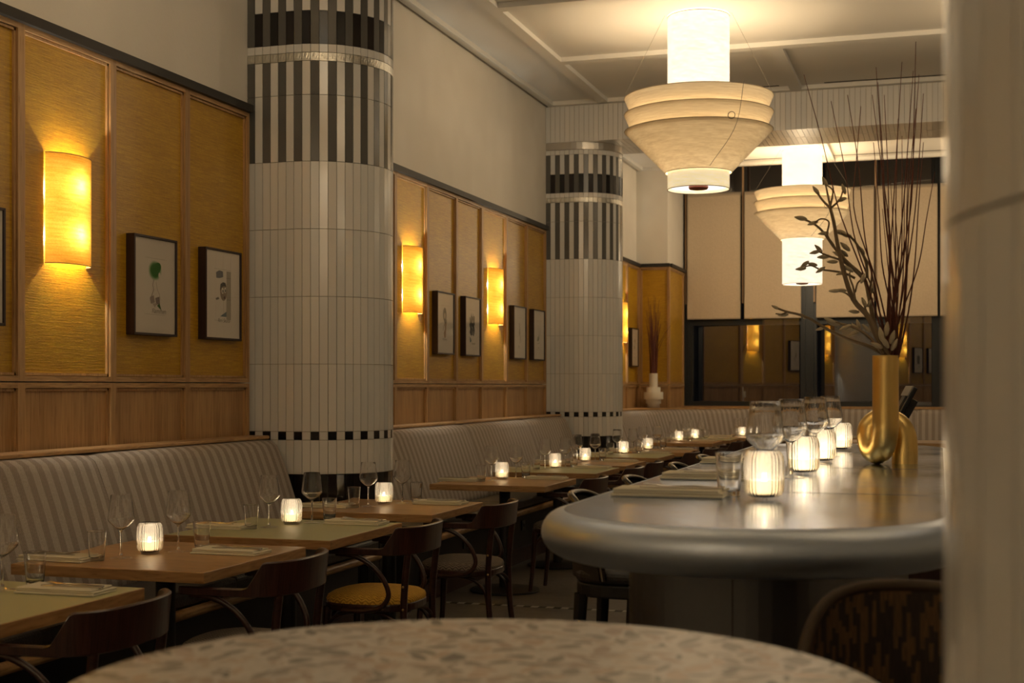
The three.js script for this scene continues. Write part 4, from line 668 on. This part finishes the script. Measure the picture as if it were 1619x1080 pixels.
  br([[1398, 560], [1375, 548], [1345, 538], [1310, 522], [1282, 505], [1262, 497], [1244, 493], [1228, 487]], 0.0065, 0.003, 0.02, 0.06);
  br([[1244, 493], [1236, 497], [1227, 496]], 0.003, 0.0018, 0.055);
  br([[1396, 560], [1376, 535], [1355, 520], [1330, 512], [1312, 508]], 0.0055, 0.003, -0.03, -0.06);
  br([[1352, 476], [1349, 455], [1343, 436], [1346, 425]], 0.0035, 0.002, -0.04); br([[1352, 462], [1356, 448], [1364, 440]], 0.003, 0.002, -0.03); br([[1372, 498], [1366, 480], [1368, 476]], 0.003, 0.0018, -0.03); br([[1350, 475], [1336, 463], [1320, 460]], 0.003, 0.0018, -0.04); br([[1358, 492], [1350, 495], [1344, 491]], 0.0025, 0.0015, -0.02); br([[1383, 515], [1377, 470], [1379, 456]], 0.003, 0.0018, 0.0);
  [[1290, 301, -6, -8], [1304, 287, -4, -8], [1334, 299, -3, -9], [1330, 316, -8, 3], [1266, 345, -10, -2, 0.03, 1.2], [1285, 353, -10, 3, 0.02], [1302, 369, -10, 1], [1328, 367, -10, -3, 0.02, 1.2], [1338, 372, -9, -2, 0.02], [1336, 390, -8, -7, 0.02, 1.2], [1362, 396, -6, -9, 0.03], [1294, 393, -5, -5, 0.05], [1288, 399, -9, 2, 0.05], [1302, 406, -10, 1, 0.05, 1.2], [1326, 402, -8, -3, 0.03, 1.2], [1334, 400, -7, -6, 0.03], [1316, 414, -10, 0, 0.02], [1336, 424, -9, -2, 0.02], [1330, 432, -9, 3, 0.02], [1297, 427, -8, 5, 0.03], [1272, 418, -8, 6, 0.04], [1284, 418, -10, -2, 0.04], [1266, 425, -9, 1, 0.04], [1330, 459, -10, -1, -0.04], [1319, 460, -10, 0, -0.04], [1350, 493, -10, -1, -0.02], [1342, 425, -8, -6, -0.04], [1226, 486, -8, -4, 0.06, 0.8], [1238, 498, -10, 1, 0.06], [1270, 500, -6, -7, 0.05, 0.7], [1296, 520, -7, 2, 0.04, 0.8], [1318, 511, -10, -2, -0.05, 1.3], [1312, 507, -9, -4, -0.06, 1.1], [1336, 518, -9, 4, -0.05, 1.2], [1352, 518, -6, -8, -0.04], [1350, 527, -9, 5, 0.02, 1.2], [1357, 513, -3, -9, -0.03], [1369, 519, -7, -7, -0.02], [1366, 478, -4, -9, -0.03], [1380, 523, -6, -8, -0.01], [1393, 529, -2, -10, -0.05, 1.4], [1402, 520, 1, -10, -0.05, 1.3], [1411, 533, 3, -10, -0.05, 1.3], [1399, 541, -5, -8, -0.06, 1.3], [1414, 545, 4, -8, -0.05, 1.2], [1386, 546, -9, -4, -0.04, 1.2], [1380, 455, 2, -10, 0.01], [1364, 440, 3, -9, -0.03], [1376, 478, 5, -8, 0]].forEach((b) => bud(...b));
}
/* ---------- white stepped vase in the corner ---------- */
{
  const t = thing('stepped_vase', 'white stepped ceramic vase on the corner ledge', 'vase', -3.625, CAP, 17.735);
  mesh('vase_body', lathe([[0.0001, 0], [0.082, 0], [0.082, 0.055], [0.1, 0.056], [0.1, 0.112], [0.128, 0.113], [0.128, 0.208], [0.092, 0.21], [0.092, 0.275], [0.056, 0.277], [0.056, 0.455], [0.05, 0.457], [0.048, 0.44], [0.0001, 0.44]], 40), M.ceramic, t);
  const b = thing('dried_twigs', 'slender dark red twigs standing in the stepped white vase', 'twigs', -3.625, CAP + 0.44, 17.735);
  for (let k = 0; k < 42; k++) { const a = rr(0, 6.28), r = rr(0.008, 0.044), h = rr(0.5, 1.05), s = rr(0.2, 0.9) * (k < 4 ? 3 : 1); mesh('twig', taper([new THREE.Vector3(r * Math.cos(a), 0.001, r * Math.sin(a)), new THREE.Vector3(r * 1.3 * Math.cos(a), h * 0.4, r * 1.3 * Math.sin(a)), new THREE.Vector3((r + 0.05 * s) * Math.cos(a), h * 0.8, (r + 0.03 * s) * Math.sin(a)), new THREE.Vector3((r + 0.085 * s) * Math.cos(a), h, (r + 0.05 * s) * Math.sin(a))], 0.006, 0.002, 12, 5), M.redTwig, b); }
}
/* ---------- service stand and till beyond the bar ---------- */
{
  const t = thing('service_stand', 'dark service stand with an oak shelf behind the bar end', 'stand', -0.13, 0, 7.75);
  mesh('cabinet', rb(-0.42, 0.42, 0, 1.062, -0.2, 0.2, 0.006), M.plinth, t); mesh('oak_top', rb(-0.44, 0.44, 1.062, 1.098, -0.22, 0.22, 0.004), M.oakX, t); mesh('cabinet_door', rb(-0.4, 0.4, 0.1, 1.03, -0.212, -0.2, 0.003), M.plinth, t);
  const s = thing('till_screen', 'black tilted till screen on the service stand behind the brass vase', 'till', -0.30, 1.098, 7.68); s.rotation.y = YAW - 0.12;
  const lean = (g) => { g.rotateZ(-0.49); return g; };
  mesh('screen_slab', lean(rb(-0.012, 0.012, 0.012, 0.335, -0.11, 0.11, 0.005)), M.screen, s); mesh('casing_edge', lean(merge([rb(-0.021, -0.0125, 0.012, 0.17, -0.11, 0.11, 0.003), rb(-0.021, -0.0125, 0.275, 0.335, -0.11, 0.11, 0.003)])), M.casing, s);
  mesh('hinge_block', lean(rb(-0.02, 0.055, 0.07, 0.28, -0.055, 0.055, 0.008)), M.black, s); mesh('stand_foot', rb(-0.03, 0.13, 0, 0.022, -0.075, 0.075, 0.006), M.black, s); mesh('stand_arm', (() => { const g = rb(-0.014, 0.014, 0, 0.15, -0.03, 0.03, 0.004); g.rotateZ(0.15); g.translate(0.1, 0.015, 0); return g; })(), M.black, s);
}
/* ---------- small power sockets on the banquette front ---------- */
for (const [f, y, w] of [[9.1, 0.29, 'under first oak table after pier'], [10.5, 0.28, 'under second table after pier']]) {
  const t = thing('power_socket', 'black power socket on the banquette front ' + w, 'socket', -3.22, y, f);
  mesh('face_plate', rb(0, 0.012, -0.04, 0.04, -0.045, 0.045, 0.004), M.screen, t); mesh('outlet', rb(0.0115, 0.0135, -0.018, 0.018, -0.02, 0.02, 0.0008), M.black, t);
}
renderer.render(scene, camera);
